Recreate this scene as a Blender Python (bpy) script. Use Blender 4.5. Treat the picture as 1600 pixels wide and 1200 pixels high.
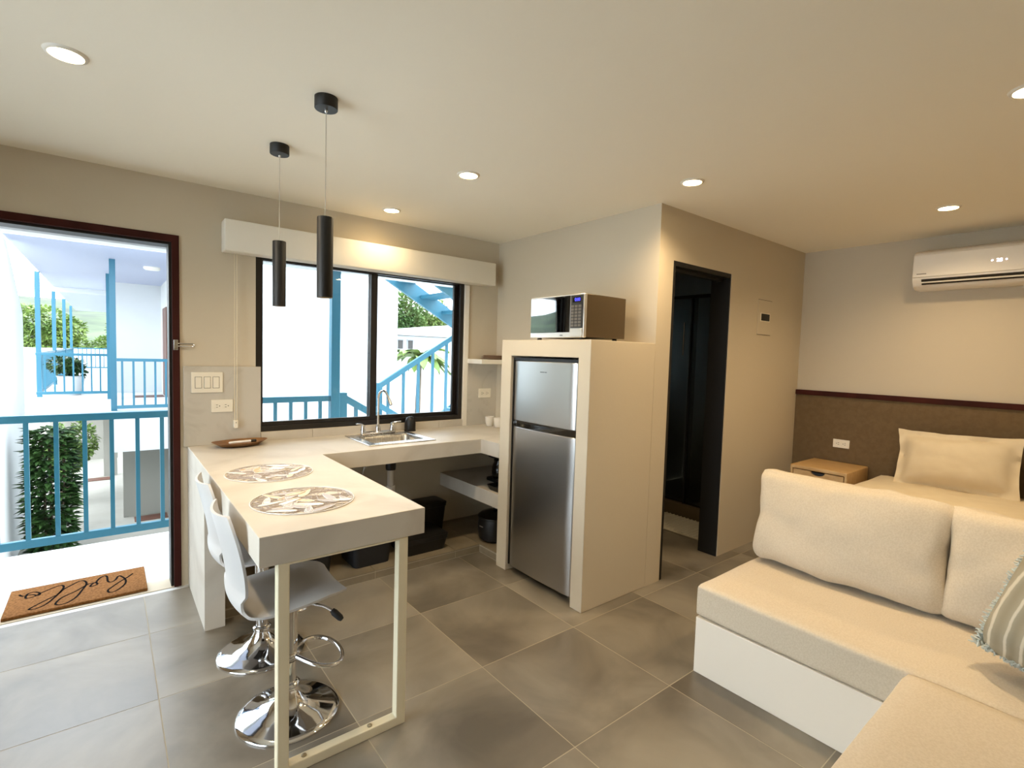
import bpy, bmesh, math, random
from mathutils import Vector, Matrix, noise
PI = math.pi
for o in list(bpy.data.objects):
    bpy.data.objects.remove(o, do_unlink=True)
scn = bpy.context.scene
COL = scn.collection

# ------------------------------------------------------------------ camera
cam = bpy.data.cameras.new('camera'); camo = bpy.data.objects.new('camera', cam); COL.objects.link(camo)
cam.sensor_fit = 'HORIZONTAL'; cam.sensor_width = 36.0; cam.lens = 36.0 * 793.69 / 1600.0
cam.clip_start = 0.03; cam.clip_end = 600
camo.matrix_world = (Matrix.Translation((0, 0, 1.4545)) @ Matrix.Rotation(-0.67341975, 4, 'Z')
                     @ Matrix.Rotation(1.51369853, 4, 'X') @ Matrix.Rotation(0.0297568, 4, 'Z'))
scn.camera = camo
# ------------------------------------------------------------------ sky and exposure
SKY = 4.3
LAMP = 28.0
PEND = 3.6
w = bpy.data.worlds.new('world'); scn.world = w; w.use_nodes = True
w.node_tree.nodes['Background'].inputs[0].default_value = (0.85, 0.935, 1.0, 1)
w.node_tree.nodes['Background'].inputs[1].default_value = SKY
vs = scn.view_settings
vs.view_transform = 'Standard'; vs.look = 'None'; vs.gamma = 1.0; vs.use_curve_mapping = False
vs.exposure = 1.1

# ------------------------------------------------------------------ materials
def lin(c):
    r = []
    for v in c[:3]:
        v /= 255.0
        r.append(v / 12.92 if v <= 0.04045 else ((v + 0.055) / 1.055) ** 2.4)
    return (r[0], r[1], r[2], 1.0)
M = {}
def mat(name, col, rough=0.6, metal=0.0, spec=0.5, col2=None, scale=5.0, detail=4.0, stretch=None, bump=0.0,
        bscale=None, emit=None, estr=0.0, alpha=None, trans=0.0, coat=0.0, lo=0.35, hi=0.65, rnd=False, sheen=0.0, rvar=0.0, distort=0.0):
    m = bpy.data.materials.new(name); m.use_nodes = True; nt = m.node_tree; N = nt.nodes; L = nt.links
    b = N['Principled BSDF']
    b.inputs['Base Color'].default_value = lin(col); b.inputs['Roughness'].default_value = rough
    b.inputs['Metallic'].default_value = metal; b.inputs['Specular IOR Level'].default_value = spec
    b.inputs['Transmission Weight'].default_value = trans; b.inputs['Coat Weight'].default_value = coat
    b.inputs['Sheen Weight'].default_value = sheen
    if emit:
        b.inputs['Emission Color'].default_value = lin(emit); b.inputs['Emission Strength'].default_value = estr
    if col2 or bump or rvar:
        tc = N.new('ShaderNodeTexCoord'); mp = N.new('ShaderNodeMapping'); L.new(tc.outputs['Object'], mp.inputs[0])
        if stretch: mp.inputs['Scale'].default_value = stretch
        if rnd:
            oi = N.new('ShaderNodeObjectInfo'); vm = N.new('ShaderNodeVectorMath'); vm.operation = 'SCALE'
            cx = N.new('ShaderNodeCombineXYZ')
            for k in range(3): L.new(oi.outputs['Random'], cx.inputs[k])
            L.new(cx.outputs[0], vm.inputs[0]); vm.inputs['Scale'].default_value = 40.0
            L.new(vm.outputs[0], mp.inputs['Location'])
    if col2 or rvar:
        no = N.new('ShaderNodeTexNoise'); no.inputs['Scale'].default_value = scale; no.inputs['Detail'].default_value = detail
        no.inputs['Distortion'].default_value = distort
        L.new(mp.outputs[0], no.inputs['Vector'])
        if col2:
            cr = N.new('ShaderNodeValToRGB'); cr.color_ramp.elements[0].position = lo; cr.color_ramp.elements[1].position = hi
            cr.color_ramp.elements[0].color = lin(col); cr.color_ramp.elements[1].color = lin(col2)
            L.new(no.outputs['Fac'], cr.inputs[0]); L.new(cr.outputs[0], b.inputs['Base Color'])
        if rvar:
            mr = N.new('ShaderNodeMapRange'); mr.inputs['To Min'].default_value = max(0, rough - rvar); mr.inputs['To Max'].default_value = rough + rvar
            L.new(no.outputs['Fac'], mr.inputs['Value']); L.new(mr.outputs[0], b.inputs['Roughness'])
    if bump:
        n2 = N.new('ShaderNodeTexNoise'); n2.inputs['Scale'].default_value = bscale or scale * 10; n2.inputs['Detail'].default_value = 3
        L.new(mp.outputs[0], n2.inputs['Vector'])
        bp = N.new('ShaderNodeBump'); bp.inputs['Strength'].default_value = bump; bp.inputs['Distance'].default_value = 0.004
        L.new(n2.outputs['Fac'], bp.inputs['Height']); L.new(bp.outputs[0], b.inputs['Normal'])
    M[name] = m
    return m
mat('wall', (205, 193, 171), 0.75, bump=0.10, bscale=60)
mat('ceil', (250, 243, 226), 0.8, bump=0.08, bscale=60)
mat('tile', (92, 85, 74), 0.34, col2=(153, 145, 131), scale=2.0, detail=8, lo=0.3, hi=0.74, rnd=True, bump=0.03, bscale=30, rvar=0.07, distort=0.6)
mat('grout', (172, 162, 142), 0.85)
mat('plinth', (122, 110, 90), 0.5, col2=(140, 128, 106), scale=5, rnd=True)
mat('counter', (202, 195, 183), 0.5, spec=0.3, col2=(190, 182, 169), scale=2.2, detail=9, distort=1.6, lo=0.45, hi=0.66)
mat('splash', (196, 190, 178), 0.4, col2=(178, 171, 158), scale=3.0, detail=9, distort=2.0, lo=0.5, hi=0.7)
mat('cream_steel', (222, 211, 182), 0.45)
mat('bolt', (150, 140, 116), 0.5, metal=0.4)
mat('white_plastic', (232, 230, 226), 0.38)
mat('stool_white', (190, 188, 186), 0.42, sheen=0.05)
mat('plate_plastic', (236, 229, 212), 0.45)
mat('slot', (96, 84, 66), 0.6)
mat('chrome', (225, 225, 226), 0.07, metal=1.0)
mat('steel', (196, 194, 190), 0.27, metal=1.0, rvar=0.05, scale=9, stretch=(60, 1, 1))
mat('fridge_steel', (186, 185, 184), 0.3, metal=1.0, bump=0.04, bscale=60, stretch=(1, 12, 0.4))
mat('black', (14, 13, 13), 0.45)
mat('black_frame', (24, 20, 17), 0.4)
mat('black_gloss', (8, 8, 9), 0.06, coat=0.3)
mat('rubber', (20, 20, 21), 0.7)
mat('pendant_black', (17, 14, 12), 0.5)
mat('wire', (196, 186, 166), 0.5)
mat('mahogany', (66, 26, 20), 0.75, spec=0.2, col2=(50, 19, 14), scale=6, stretch=(1, 1, 0.1))
mat('jamb_black', (10, 8, 7), 0.5)
mat('blue', (38, 104, 128), 0.42)
mat('slab', (214, 216, 216), 0.6, col2=(204, 206, 206), scale=2.0, bump=0.06, bscale=30)
mat('ext_white', (196, 199, 201), 0.8, col2=(190, 194, 196), scale=1.0)
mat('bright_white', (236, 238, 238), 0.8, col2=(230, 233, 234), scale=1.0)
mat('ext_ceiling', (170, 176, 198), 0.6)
mat('ext_shade', (140, 138, 130), 0.8)  # white lower walls under the deck, their shade put into the colour
mat('ground', (152, 149, 140), 0.9, col2=(138, 135, 126), scale=1.2)
mat('coir', (142, 98, 56), 0.95, spec=0.1, col2=(108, 72, 38), scale=90, detail=5, bump=0.6, bscale=240)
mat('coir_edge', (70, 46, 24), 0.95)
mat('ink', (16, 11, 8), 0.95, spec=0.05)
mat('leaf_dark', (30, 56, 26), 0.45, col2=(56, 84, 38), scale=3)
mat('leaf_mid', (48, 78, 30), 0.55, col2=(86, 114, 50), scale=0.6)
mat('leaf_light', (70, 98, 40), 0.55, col2=(116, 138, 68), scale=0.7)
mat('bark', (96, 82, 64), 0.9, col2=(72, 60, 46), scale=8)
mat('hill', (30, 44, 26), 0.9, col2=(66, 82, 50), scale=0.14, detail=8, bump=1.0, bscale=0.5)
mat('brown_door', (92, 56, 42), 0.5)
mat('roof_sheet', (150, 154, 156), 0.6)
mat('brick_red', (170, 120, 84), 0.8)
mat('shade_box', (232, 226, 212), 0.7, bump=0.05, bscale=120)
mat('cord', (228, 216, 188), 0.6)
mat('wood', (206, 172, 122), 0.5, col2=(190, 152, 100), scale=7, detail=5, stretch=(9, 1, 3), distort=0.6)
mat('dish_wood', (150, 108, 60), 0.45, col2=(116, 78, 40), scale=14, detail=4, distort=1.0)
mat('headboard', (110, 90, 62), 0.85, col2=(103, 83, 56), scale=30, bump=0.10, bscale=200)
mat('sofa', (214, 201, 180), 0.9, col2=(205, 191, 168), scale=160, detail=2, bump=0.18, bscale=520, sheen=0.15)
mat('sofa_base', (236, 228, 214), 0.7, bump=0.06, bscale=80)
mat('linen', (226, 212, 184), 0.85, col2=(220, 205, 176), scale=8, bump=0.06, bscale=300, sheen=0.1)
mat('fringe', (198, 206, 203), 0.9)
mat('ac', (236, 230, 220), 0.35)
mat('ac_line', (120, 112, 100), 0.5)
mat('ac_led', (255, 244, 255), 0.4, emit=(250, 236, 255), estr=2.2)
mat('blue_led', (60, 60, 255), 0.4, emit=(60, 60, 255), estr=1.6)
mat('mw_side', (92, 78, 58), 0.33, metal=0.35)
mat('mw_silver', (222, 220, 216), 0.25, metal=0.7)
mat('mw_key', (96, 90, 82), 0.5)
mat('mw_panel', (38, 35, 32), 0.3)
mat('mirror_glass', (150, 152, 154), 0.015, metal=1.0)
mat('ceramic', (236, 230, 218), 0.25)
mat('plate_stack', (196, 170, 146), 0.4)
mat('pvc', (214, 208, 196), 0.5)
mat('bath_wall', (122, 124, 121), 0.3, col2=(112, 114, 111), scale=3)
mat('bath_floor', (92, 78, 56), 0.5)
mat('towel', (204, 198, 180), 0.95, bump=0.5, bscale=90)
mat('lens', (255, 236, 200), 0.4, emit=(255, 226, 170), estr=26.0)
mat('pend_lens', (255, 226, 180), 0.4, emit=(255, 214, 150), estr=6.0)
mat('trim_white', (238, 232, 220), 0.5)
mat('silver_mat', (232, 229, 226), 0.38, metal=0.15)
mat('gold_leaf', (216, 182, 134), 0.38, metal=0.2)
mat('grey_leaf', (178, 168, 164), 0.4, metal=0.2)
mat('bin', (22, 24, 28), 0.5)
mat('dark_grey', (40, 38, 36), 0.5)
# glass: clear for windows, grey for the shower screen
def glass(name, tint, refl=0.08):
    m = bpy.data.materials.new(name); m.use_nodes = True; nt = m.node_tree; N = nt.nodes; L = nt.links
    N.remove(N['Principled BSDF']); out = N['Material Output']
    t = N.new('ShaderNodeBsdfTransparent'); t.inputs[0].default_value = tint
    g = N.new('ShaderNodeBsdfGlossy'); g.inputs['Roughness'].default_value = 0.02
    fr = N.new('ShaderNodeFresnel'); fr.inputs[0].default_value = 1.45
    mx = N.new('ShaderNodeMixShader'); L.new(fr.outputs[0], mx.inputs[0]); L.new(t.outputs[0], mx.inputs[1]); L.new(g.outputs[0], mx.inputs[2])
    L.new(mx.outputs[0], out.inputs['Surface']); M[name] = m
glass('glass', (0.97, 0.985, 0.99, 1)); glass('smoke_glass', (0.72, 0.75, 0.75, 1))
def striped_cushion():
    m = bpy.data.materials.new('stripe'); m.use_nodes = True; nt = m.node_tree; N = nt.nodes; L = nt.links; b = N['Principled BSDF']
    b.inputs['Roughness'].default_value = 0.9
    tc = N.new('ShaderNodeTexCoord'); mp = N.new('ShaderNodeMapping'); mp.inputs['Location'].default_value = (0, 0.30, -0.10)
    L.new(tc.outputs['Object'], mp.inputs[0])
    wv = N.new('ShaderNodeTexWave'); wv.wave_type = 'RINGS'; wv.rings_direction = 'X'
    wv.inputs['Scale'].default_value = 7.5; wv.inputs['Distortion'].default_value = 0.9; wv.inputs['Detail'].default_value = 3; wv.inputs['Detail Scale'].default_value = 2
    L.new(mp.outputs[0], wv.inputs['Vector'])
    cr = N.new('ShaderNodeValToRGB'); e = cr.color_ramp.elements
    e[0].position = 0.0; e[0].color = lin((150, 143, 124)); e[1].position = 0.86; e[1].color = lin((160, 154, 136))
    k = cr.color_ramp.elements.new(0.97); k.color = lin((206, 200, 184))
    L.new(wv.outputs['Fac'], cr.inputs[0]); L.new(cr.outputs[0], b.inputs['Base Color'])
    bp = N.new('ShaderNodeBump'); bp.inputs['Strength'].default_value = 0.5; bp.inputs['Distance'].default_value = 0.006
    L.new(wv.outputs['Fac'], bp.inputs['Height']); L.new(bp.outputs[0], b.inputs['Normal']); M['stripe'] = m
striped_cushion()

# ------------------------------------------------------------------ mesh helpers
class MB:
    def __init__(s): s.v = []; s.f = []
    def add(s, v, f):
        n = len(s.v); s.v += [Vector(p) for p in v]; s.f += [tuple(i + n for i in q) for q in f]; return s
    def box(s, x0, x1, y0, y1, z0, z1):
        return s.add([(x0, y0, z0), (x1, y0, z0), (x1, y1, z0), (x0, y1, z0), (x0, y0, z1), (x1, y0, z1), (x1, y1, z1), (x0, y1, z1)],
                     [(0, 3, 2, 1), (4, 5, 6, 7), (0, 1, 5, 4), (1, 2, 6, 5), (2, 3, 7, 6), (3, 0, 4, 7)])
    def lathe(s, prof, c=(0, 0), n=32, cap=True):
        vs_ = []; k = len(prof)
        for i in range(n):
            a = 2 * PI * i / n
            for r, z in prof: vs_.append((c[0] + r * math.cos(a), c[1] + r * math.sin(a), z))
        fs = []
        for i in range(n):
            j = (i + 1) % n
            for q in range(k - 1): fs.append((i * k + q, j * k + q, j * k + q + 1, i * k + q + 1))
        if cap:
            if prof[0][0] > 1e-5: fs.append(tuple(i * k for i in reversed(range(n))))
            if prof[-1][0] > 1e-5: fs.append(tuple(i * k + k - 1 for i in range(n)))
        return s.add(vs_, fs)
    def tube(s, pts, r, n=8, closed=False):
        pts = [Vector(p) for p in pts]; m = len(pts); vs_ = []; fs = []
        up = Vector((0, 0, 1)); prev = None
        for i in range(m):
            if closed: t = pts[(i + 1) % m] - pts[i - 1]
            else: t = pts[min(i + 1, m - 1)] - pts[max(i - 1, 0)]
            t.normalize()
            if prev is None:
                a = up if abs(t.z) < 0.9 else Vector((1, 0, 0)); u = t.cross(a).normalized()
            else:
                u = (prev - t * prev.dot(t)).normalized()
            prev = u; v_ = t.cross(u)
            rr = r[i] if isinstance(r, (list, tuple)) else r
            for k in range(n):
                a = 2 * PI * k / n; vs_.append(pts[i] + u * (rr * math.cos(a)) + v_ * (rr * math.sin(a)))
        for i in range(m if closed else m - 1):
            j = (i + 1) % m
            for k in range(n):
                l = (k + 1) % n; fs.append((i * n + k, i * n + l, j * n + l, j * n + k))
        if not closed: fs += [tuple(reversed(range(n))), tuple((m - 1) * n + k for k in range(n))]
        return s.add(vs_, fs)
    def bar(s, a, b, wx, wz, up=(0, 0, 1)):
        a = Vector(a); b = Vector(b); t = (b - a).normalized(); u = t.cross(Vector(up)).normalized(); v_ = u.cross(t)
        vs_ = []
        for p in (a, b):
            for i, j in ((-1, -1), (1, -1), (1, 1), (-1, 1)): vs_.append(p + u * (i * wx / 2) + v_ * (j * wz / 2))
        return s.add(vs_, [(0, 1, 2, 3), (7, 6, 5, 4), (0, 4, 5, 1), (1, 5, 6, 2), (2, 6, 7, 3), (3, 7, 4, 0)])
    def prism(s, poly, axis, a, b):
        n = len(poly); vs_ = []
        for c in (a, b):
            for p in poly:
                q = [0, 0, 0]; o = [i for i in range(3) if i != axis]; q[axis] = c; q[o[0]] = p[0]; q[o[1]] = p[1]; vs_.append(q)
        return s.add(vs_, [tuple(range(n)), tuple(reversed(range(n, 2 * n)))] + [(i, n + i, n + (i + 1) % n, (i + 1) % n) for i in range(n)])
    def cells(s, us, vs2, skip, axis, a, b):
        """slab made of grid cells with holes; us, vs2 are the breaks in the two in-plane axes"""
        nu, nv = len(us) - 1, len(vs2) - 1; ok = lambda i, j: 0 <= i < nu and 0 <= j < nv and not skip(us[i], us[i + 1], vs2[j], vs2[j + 1])
        idx = {}; V = []
        def vid(i, j, c):
            k = (i, j, c)
            if k not in idx:
                q = [0, 0, 0]; o = [t for t in range(3) if t != axis]; q[axis] = (a, b)[c]; q[o[0]] = us[i]; q[o[1]] = vs2[j]
                idx[k] = len(V); V.append(q)
            return idx[k]
        F = []
        for i in range(nu):
            for j in range(nv):
                if not ok(i, j): continue
                F.append((vid(i, j, 0), vid(i, j + 1, 0), vid(i + 1, j + 1, 0), vid(i + 1, j, 0)))
                F.append((vid(i, j, 1), vid(i + 1, j, 1), vid(i + 1, j + 1, 1), vid(i, j + 1, 1)))
                if not ok(i - 1, j): F.append((vid(i, j, 0), vid(i, j, 1), vid(i, j + 1, 1), vid(i, j + 1, 0)))
                if not ok(i + 1, j): F.append((vid(i + 1, j, 0), vid(i + 1, j + 1, 0), vid(i + 1, j + 1, 1), vid(i + 1, j, 1)))
                if not ok(i, j - 1): F.append((vid(i, j, 0), vid(i + 1, j, 0), vid(i + 1, j, 1), vid(i, j, 1)))
                if not ok(i, j + 1): F.append((vid(i, j + 1, 0), vid(i, j + 1, 1), vid(i + 1, j + 1, 1), vid(i + 1, j + 1, 0)))
        return s.add(V, F)
    def xf(s, mtx):
        s.v = [mtx @ p for p in s.v]; return s
def B(*a): return MB().box(*a)
ORG = {}
def me_from(mb, name, org, smooth=None):
    me = bpy.data.meshes.new(name); me.from_pydata([tuple(p - org) for p in mb.v], [], mb.f); me.update()
    bm = bmesh.new(); bm.from_mesh(me); bmesh.ops.recalc_face_normals(bm, faces=bm.faces); bm.to_mesh(me); bm.free()
    if smooth is not None:
        me.shade_smooth(); me.set_sharp_from_angle(angle=math.radians(smooth))
    return me
def obj(name, mb, m, parent=None, smooth=None, bevel=0.0, seg=2, label=None, cat=None, group=None, kind=None):
    if parent is not None: org = ORG[parent]
    else:
        xs = [p.x for p in mb.v]; ys = [p.y for p in mb.v]; zs = [p.z for p in mb.v]
        org = Vector(((min(xs) + max(xs)) / 2, (min(ys) + max(ys)) / 2, min(zs)))
    o = bpy.data.objects.new(name, me_from(mb, name, org, smooth)); COL.objects.link(o)
    o.data.materials.append(M[m])
    if parent is not None: o.parent = parent
    else: o.location = org
    ORG[o] = org
    if bevel:
        bv = o.modifiers.new('bevel', 'BEVEL'); bv.width = bevel; bv.segments = seg; bv.limit_method = 'ANGLE'; bv.angle_limit = math.radians(40)
        o.data.shade_smooth(); o.data.set_sharp_from_angle(angle=math.radians(60)) if seg < 3 else None
    for k, v_ in (('label', label), ('category', cat), ('group', group), ('kind', kind)):
        if v_: o[k] = v_
    return o
def thing(name, label, cat, loc=(0, 0, 0), group=None, kind=None):
    o = bpy.data.objects.new(name, None); COL.objects.link(o); o.location = loc; o.empty_display_size = 0.05
    ORG[o] = Vector(loc)
    for k, v_ in (('label', label), ('category', cat), ('group', group), ('kind', kind)):
        if v_: o[k] = v_
    return o
def struct(name, mb, m, label, cat, **k): return obj(name, mb, m, label=label, cat=cat, kind='structure', **k)
def dup(root, loc, label=None, rotz=None):
    def cp(o, par):
        c = o.copy(); COL.objects.link(c)
        if par: c.parent = par
        for ch in list(o.children): cp(ch, c)
        return c
    r = cp(root, None); r.location = loc
    if rotz is not None: r.rotation_euler = (0, 0, rotz)
    if label: r['label'] = label
    return r
def text_mb(txt, size, mtx):
    cu = bpy.data.curves.new('t', 'FONT'); cu.body = txt; cu.size = size; cu.extrude = 0.0006; cu.align_x = 'CENTER'; cu.align_y = 'CENTER'
    o = bpy.data.objects.new('t', cu); COL.objects.link(o)
    dg = bpy.context.evaluated_depsgraph_get(); me = bpy.data.meshes.new_from_object(o.evaluated_get(dg))
    mb = MB().add([mtx @ v_.co for v_ in me.vertices], [tuple(p.vertices) for p in me.polygons])
    bpy.data.objects.remove(o, do_unlink=True); bpy.data.meshes.remove(me); return mb
def softbox(sx, sy, sz, r, bulge=(0, 0, 0), n=14, nz=0.0, nscale=4.0, seed=0.0, pinch=0.0):
    """rounded, slightly stuffed box centred on the origin"""
    bm = bmesh.new(); bmesh.ops.create_cube(bm, size=2.0); bmesh.ops.subdivide_edges(bm, edges=bm.edges, cuts=n, use_grid_fill=True)
    h = Vector((sx / 2, sy / 2, sz / 2)); out = MB()
    for v_ in bm.verts:
        u = v_.co.copy(); p = Vector((u.x * h.x, u.y * h.y, u.z * h.z))
        q = Vector([max(-h[i] + r, min(h[i] - r, p[i])) for i in range(3)]); d_ = p - q
        if d_.length > 1e-6: p = q + d_.normalized() * min(d_.length, r) if sum(abs(t) > 1e-6 for t in d_) > 1 else p
        for i in range(3):
            a, c = [k for k in range(3) if k != i]
            f = (1 - u[a] ** 2) * (1 - u[c] ** 2)
            p[i] += bulge[i] * f * u[i]
        if pinch:
            e = abs(u.y) ** 4 * abs(u.z) ** 4
            p.y *= 1 + pinch * e; p.z *= 1 + pinch * e; p.x *= 1 - 0.45 * e
        if nz:
            s_ = noise.noise_vector(Vector((p.x * nscale + seed, p.y * nscale, p.z * nscale))) ; s2 = noise.noise_vector(Vector((p.x * nscale * 2.7, p.y * nscale * 2.7 + seed, p.z * nscale * 2.7)))
            p += s_ * nz + s2 * nz * 0.4
        v_.co = p
    out.add([v_.co.copy() for v_ in bm.verts], [tuple(v_.index for v_ in f.verts) for f in bm.faces]); bm.free(); return out
def flat_pillow(wy, hz, t, flange, n=26, seed=0.0):
    """sham pillow in the y-z plane, thickness along x, with a flat flange; centre at origin"""
    V = []; F = []
    def pt(i, j, side):
        u = -1 + 2 * i / n; v_ = -1 + 2 * j / n
        iu = min(1, abs(u) / (1 - flange / (wy / 2))); iv = min(1, abs(v_) / (1 - flange / (hz / 2)))
        th = 0.003 + t / 2 * max(0, (1 - iu ** 3.2)) ** 0.55 * max(0, (1 - iv ** 3.2)) ** 0.55
        y = u * wy / 2 * (1 - 0.05 * (1 - v_ * v_)); z = v_ * hz / 2 * (1 - 0.07 * (1 - u * u))
        wr = noise.noise(Vector((y * 9 + seed, z * 9, side * 3))) * 0.010 * (th > 0.012) + noise.noise(Vector((y * 22 + seed, z * 30, side))) * 0.004
        wave = 0.03 * noise.noise(Vector((y * 14, z * 14, seed))) if th < 0.012 else 0
        return (side * (th + wr * (1 if th > .012 else .2)) + wave, y, z)
    for side in (-1, 1):
        base = len(V)
        for i in range(n + 1):
            for j in range(n + 1): V.append(pt(i, j, side))
        for i in range(n):
            for j in range(n):
                a = base + i * (n + 1) + j; F.append((a, a + n + 1, a + n + 2, a + 1))
    k = (n + 1) ** 2
    rim = [i * (n + 1) for i in range(n)] + [n * (n + 1) + j for j in range(n)] + [i * (n + 1) + n for i in range(n, 0, -1)] + [j for j in range(n, 0, -1)]
    for q in range(len(rim)):
        a, b = rim[q], rim[(q + 1) % len(rim)]; F.append((a, b, b + k, a + k))
    return MB().add(V, F)
def crom(P, k=6, closed=False):
    P = [Vector(p) for p in P]; n = len(P); out = []
    for i in range(n if closed else n - 1):
        p0 = P[(i - 1) % n] if closed or i else P[0]; p1 = P[i]; p2 = P[(i + 1) % n]; p3 = P[(i + 2) % n] if closed or i + 2 < n else P[-1]
        for s_ in range(k):
            t = s_ / k
            out.append(0.5 * ((2 * p1) + (p2 - p0) * t + (2 * p0 - 5 * p1 + 4 * p2 - p3) * t * t + (3 * p1 - p0 - 3 * p2 + p3) * t ** 3))
    if not closed: out.append(P[-1])
    return out

# ================================================================== ROOM SHELL
ZC = 2.411; YA = 3.58; YB = 1.927; XW = 2.67; XR = 4.75; XL = -1.55; YF = -1.5
g = struct('floor', B(XL, XR, YF, 3.534, -0.12, -0.0007), 'grout', 'floor of large matte grey-brown porcelain tiles with thin pale joints', 'floor')
def clip(a, b, lo, hi): return max(a, lo), min(b, hi)
tcache = {}
for i in range(-5, 7):
    for j in range(-6, 4):
        x0, x1 = clip(1.3485 + 0.6 * i, 1.3485 + 0.6 * (i + 1), XL, XR); y0, y1 = clip(1.849 + 0.6 * j, 1.849 + 0.6 * (j + 1), YF, 3.534)
        if x1 - x0 < 0.02 or y1 - y0 < 0.02: continue
        e = 0.0021; key = (round(x1 - x0, 3), round(y1 - y0, 3))
        if key not in tcache:
            tcache[key] = None
        cx, cy = (x0 + x1) / 2, (y0 + y1) / 2; hx, hy = (x1 - x0) / 2 - e, (y1 - y0) / 2 - e
        if tcache[key] is None:
            mb = B(-hx, hx, -hy, hy, -0.0006, 0.0); me = me_from(mb, 'tile', Vector((0, 0, 0))); me.materials.append(M['tile']); tcache[key] = me
        o = bpy.data.objects.new('tile', tcache[key]); COL.objects.link(o); o.parent = g; o.location = Vector((cx, cy, 0)) - ORG[g]
struct('ceiling', B(XL, XR, YF, YA, ZC, ZC + 0.15), 'ceil', 'flat off-white plastered ceiling with recessed downlights', 'ceiling')
DX0, DX1, DZ = -0.66, 0.335, 2.09
WX0, WX1, WZ0, WZ1 = 0.745, 2.325, 0.905, 2.05
mb = MB().cells([XL - 0.15, DX0, DX1, WX0, WX1, 4.28, 4.68, 4.9], [-0.12, 0, WZ0, 1.15, 2.0, WZ1, DZ, ZC + 0.15],
                lambda a, b, c, d: (a >= DX0 and b <= DX1 and c >= 0 and d <= DZ) or (a >= WX0 and b <= WX1 and c >= WZ0 and d <= WZ1) or (a >= 4.27 and b <= 4.7 and c >= 1.1 and d <= 2.01), 1, YA, YA + 0.15)
struct('wall_back', mb, 'wall', 'warm white wall holding the open entrance door and kitchen window', 'wall')
struct('wall_kitchen', B(XW, XW + 0.15, YB + 0.145, YA, 0, ZC), 'wall', 'warm white wall behind the microwave niche', 'wall')
BX0, BX1, BZ = 2.822, 3.54, 2.085
mb = MB().cells([XW, BX0, BX1, XR], [0, BZ, ZC], lambda a, b, c, d: a >= BX0 and b <= BX1 and c >= 0 and d <= BZ, 1, YB, YB + 0.145)
struct('wall_bathroom', mb, 'wall', 'warm white wall with the dark bathroom doorway', 'wall')
struct('wall_right', B(XR, XR + 0.15, YF, YA, 0, ZC), 'wall', 'warm white wall behind the bed and air conditioner', 'wall')
LY0, LY1, LZ0, LZ1 = 0.75, 2.65, 0.06, 2.3
struct('wall_left', MB().cells([YF, LY0, LY1, YA], [0, LZ0, LZ1, ZC], lambda a, b, c, d: a >= LY0 and b <= LY1 and c >= LZ0 and d <= LZ1, 0, XL - 0.15, XL), 'wall', 'warm white side wall with an opening added for fill daylight', 'wall')
w2 = thing('fill_window_2', 'unseen wide black-framed window added to the side wall for fill daylight', 'window', (XL, 1.85, LZ0), kind='structure')  # unseen window, added so side daylight fills the room
obj('frame', MB().cells([LY0, LY0 + 0.04, 1.83, 1.87, LY1 - 0.04, LY1], [LZ0, LZ0 + 0.04, LZ1 - 0.04, LZ1], lambda a, b, c, d: (LY0 < a and b < LY1 and abs(a - 1.83) > 0.01) and c > LZ0 and d < LZ1, 0, XL - 0.09, XL - 0.03), 'black_frame', w2)
for a, b in ((LY0 + 0.04, 1.83), (1.87, LY1 - 0.04)): obj('pane', B(XL - 0.065, XL - 0.06, a, b, LZ0 + 0.04, LZ1 - 0.04), 'glass', w2)
struct('bounce_ground', B(-40, XL - 0.16, -30, 4.70, -1.95, -1.75), 'slab', 'unseen pale ground added below the side wall to bounce daylight inside', 'ground')  # unseen ground, added to bounce daylight up to the ceiling
struct('wall_front', B(XL, XR, YF - 0.15, YF, 0, ZC), 'wall', 'plain warm white wall opposite the window', 'wall')
# fridge surround: top, two cheeks
mb = MB().cells([YB, 2.019, 2.632, 2.735], [0, 1.45, 1.5525], lambda a, b, c, d: a >= 2.019 and b <= 2.632 and d <= 1.46, 0, 2.087, XW)
struct('wall_fridge', mb, 'wall', 'built-in plastered surround boxing in the steel fridge', 'wall', bevel=0.003)
# entrance door frame
d1 = thing('door_1', 'open entrance doorway with dark mahogany frame and steel swing-bar lock', 'door', (DX1, YA, 0), kind='structure')
obj('frame', MB().cells([DX0, DX0 + 0.036, DX1 - 0.036, DX1], [0, DZ - 0.04, DZ], lambda a, b, c, d: a >= DX0 + 0.03 and b <= DX1 - 0.03 and d <= DZ - 0.03, 1, YA - 0.012, YA + 0.06), 'mahogany', d1, bevel=0.003)
obj('door_stop', MB().cells([DX0 + 0.036, DX0 + 0.05, DX1 - 0.05, DX1 - 0.036], [0, DZ - 0.054, DZ - 0.04], lambda a, b, c, d: a >= DX0 + 0.04 and b <= DX1 - 0.04 and d <= DZ - 0.05, 1, YA + 0.015, YA + 0.14), 'jamb_black', d1)
lk = obj('swing_bar_lock', MB().tube([(0.318, YA - 0.014, 1.463), (0.40, YA - 0.03, 1.463), (0.408, YA - 0.03, 1.455), (0.40, YA - 0.03, 1.447), (0.318, YA - 0.014, 1.447)], 0.0045, 8), 'chrome', d1, smooth=60, label='thin steel loop of the swing-bar lock')
obj('lock_plate', B(0.304, 0.326, YA - 0.022, YA - 0.012, 1.425, 1.485), 'steel', lk, bevel=0.002)
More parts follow.
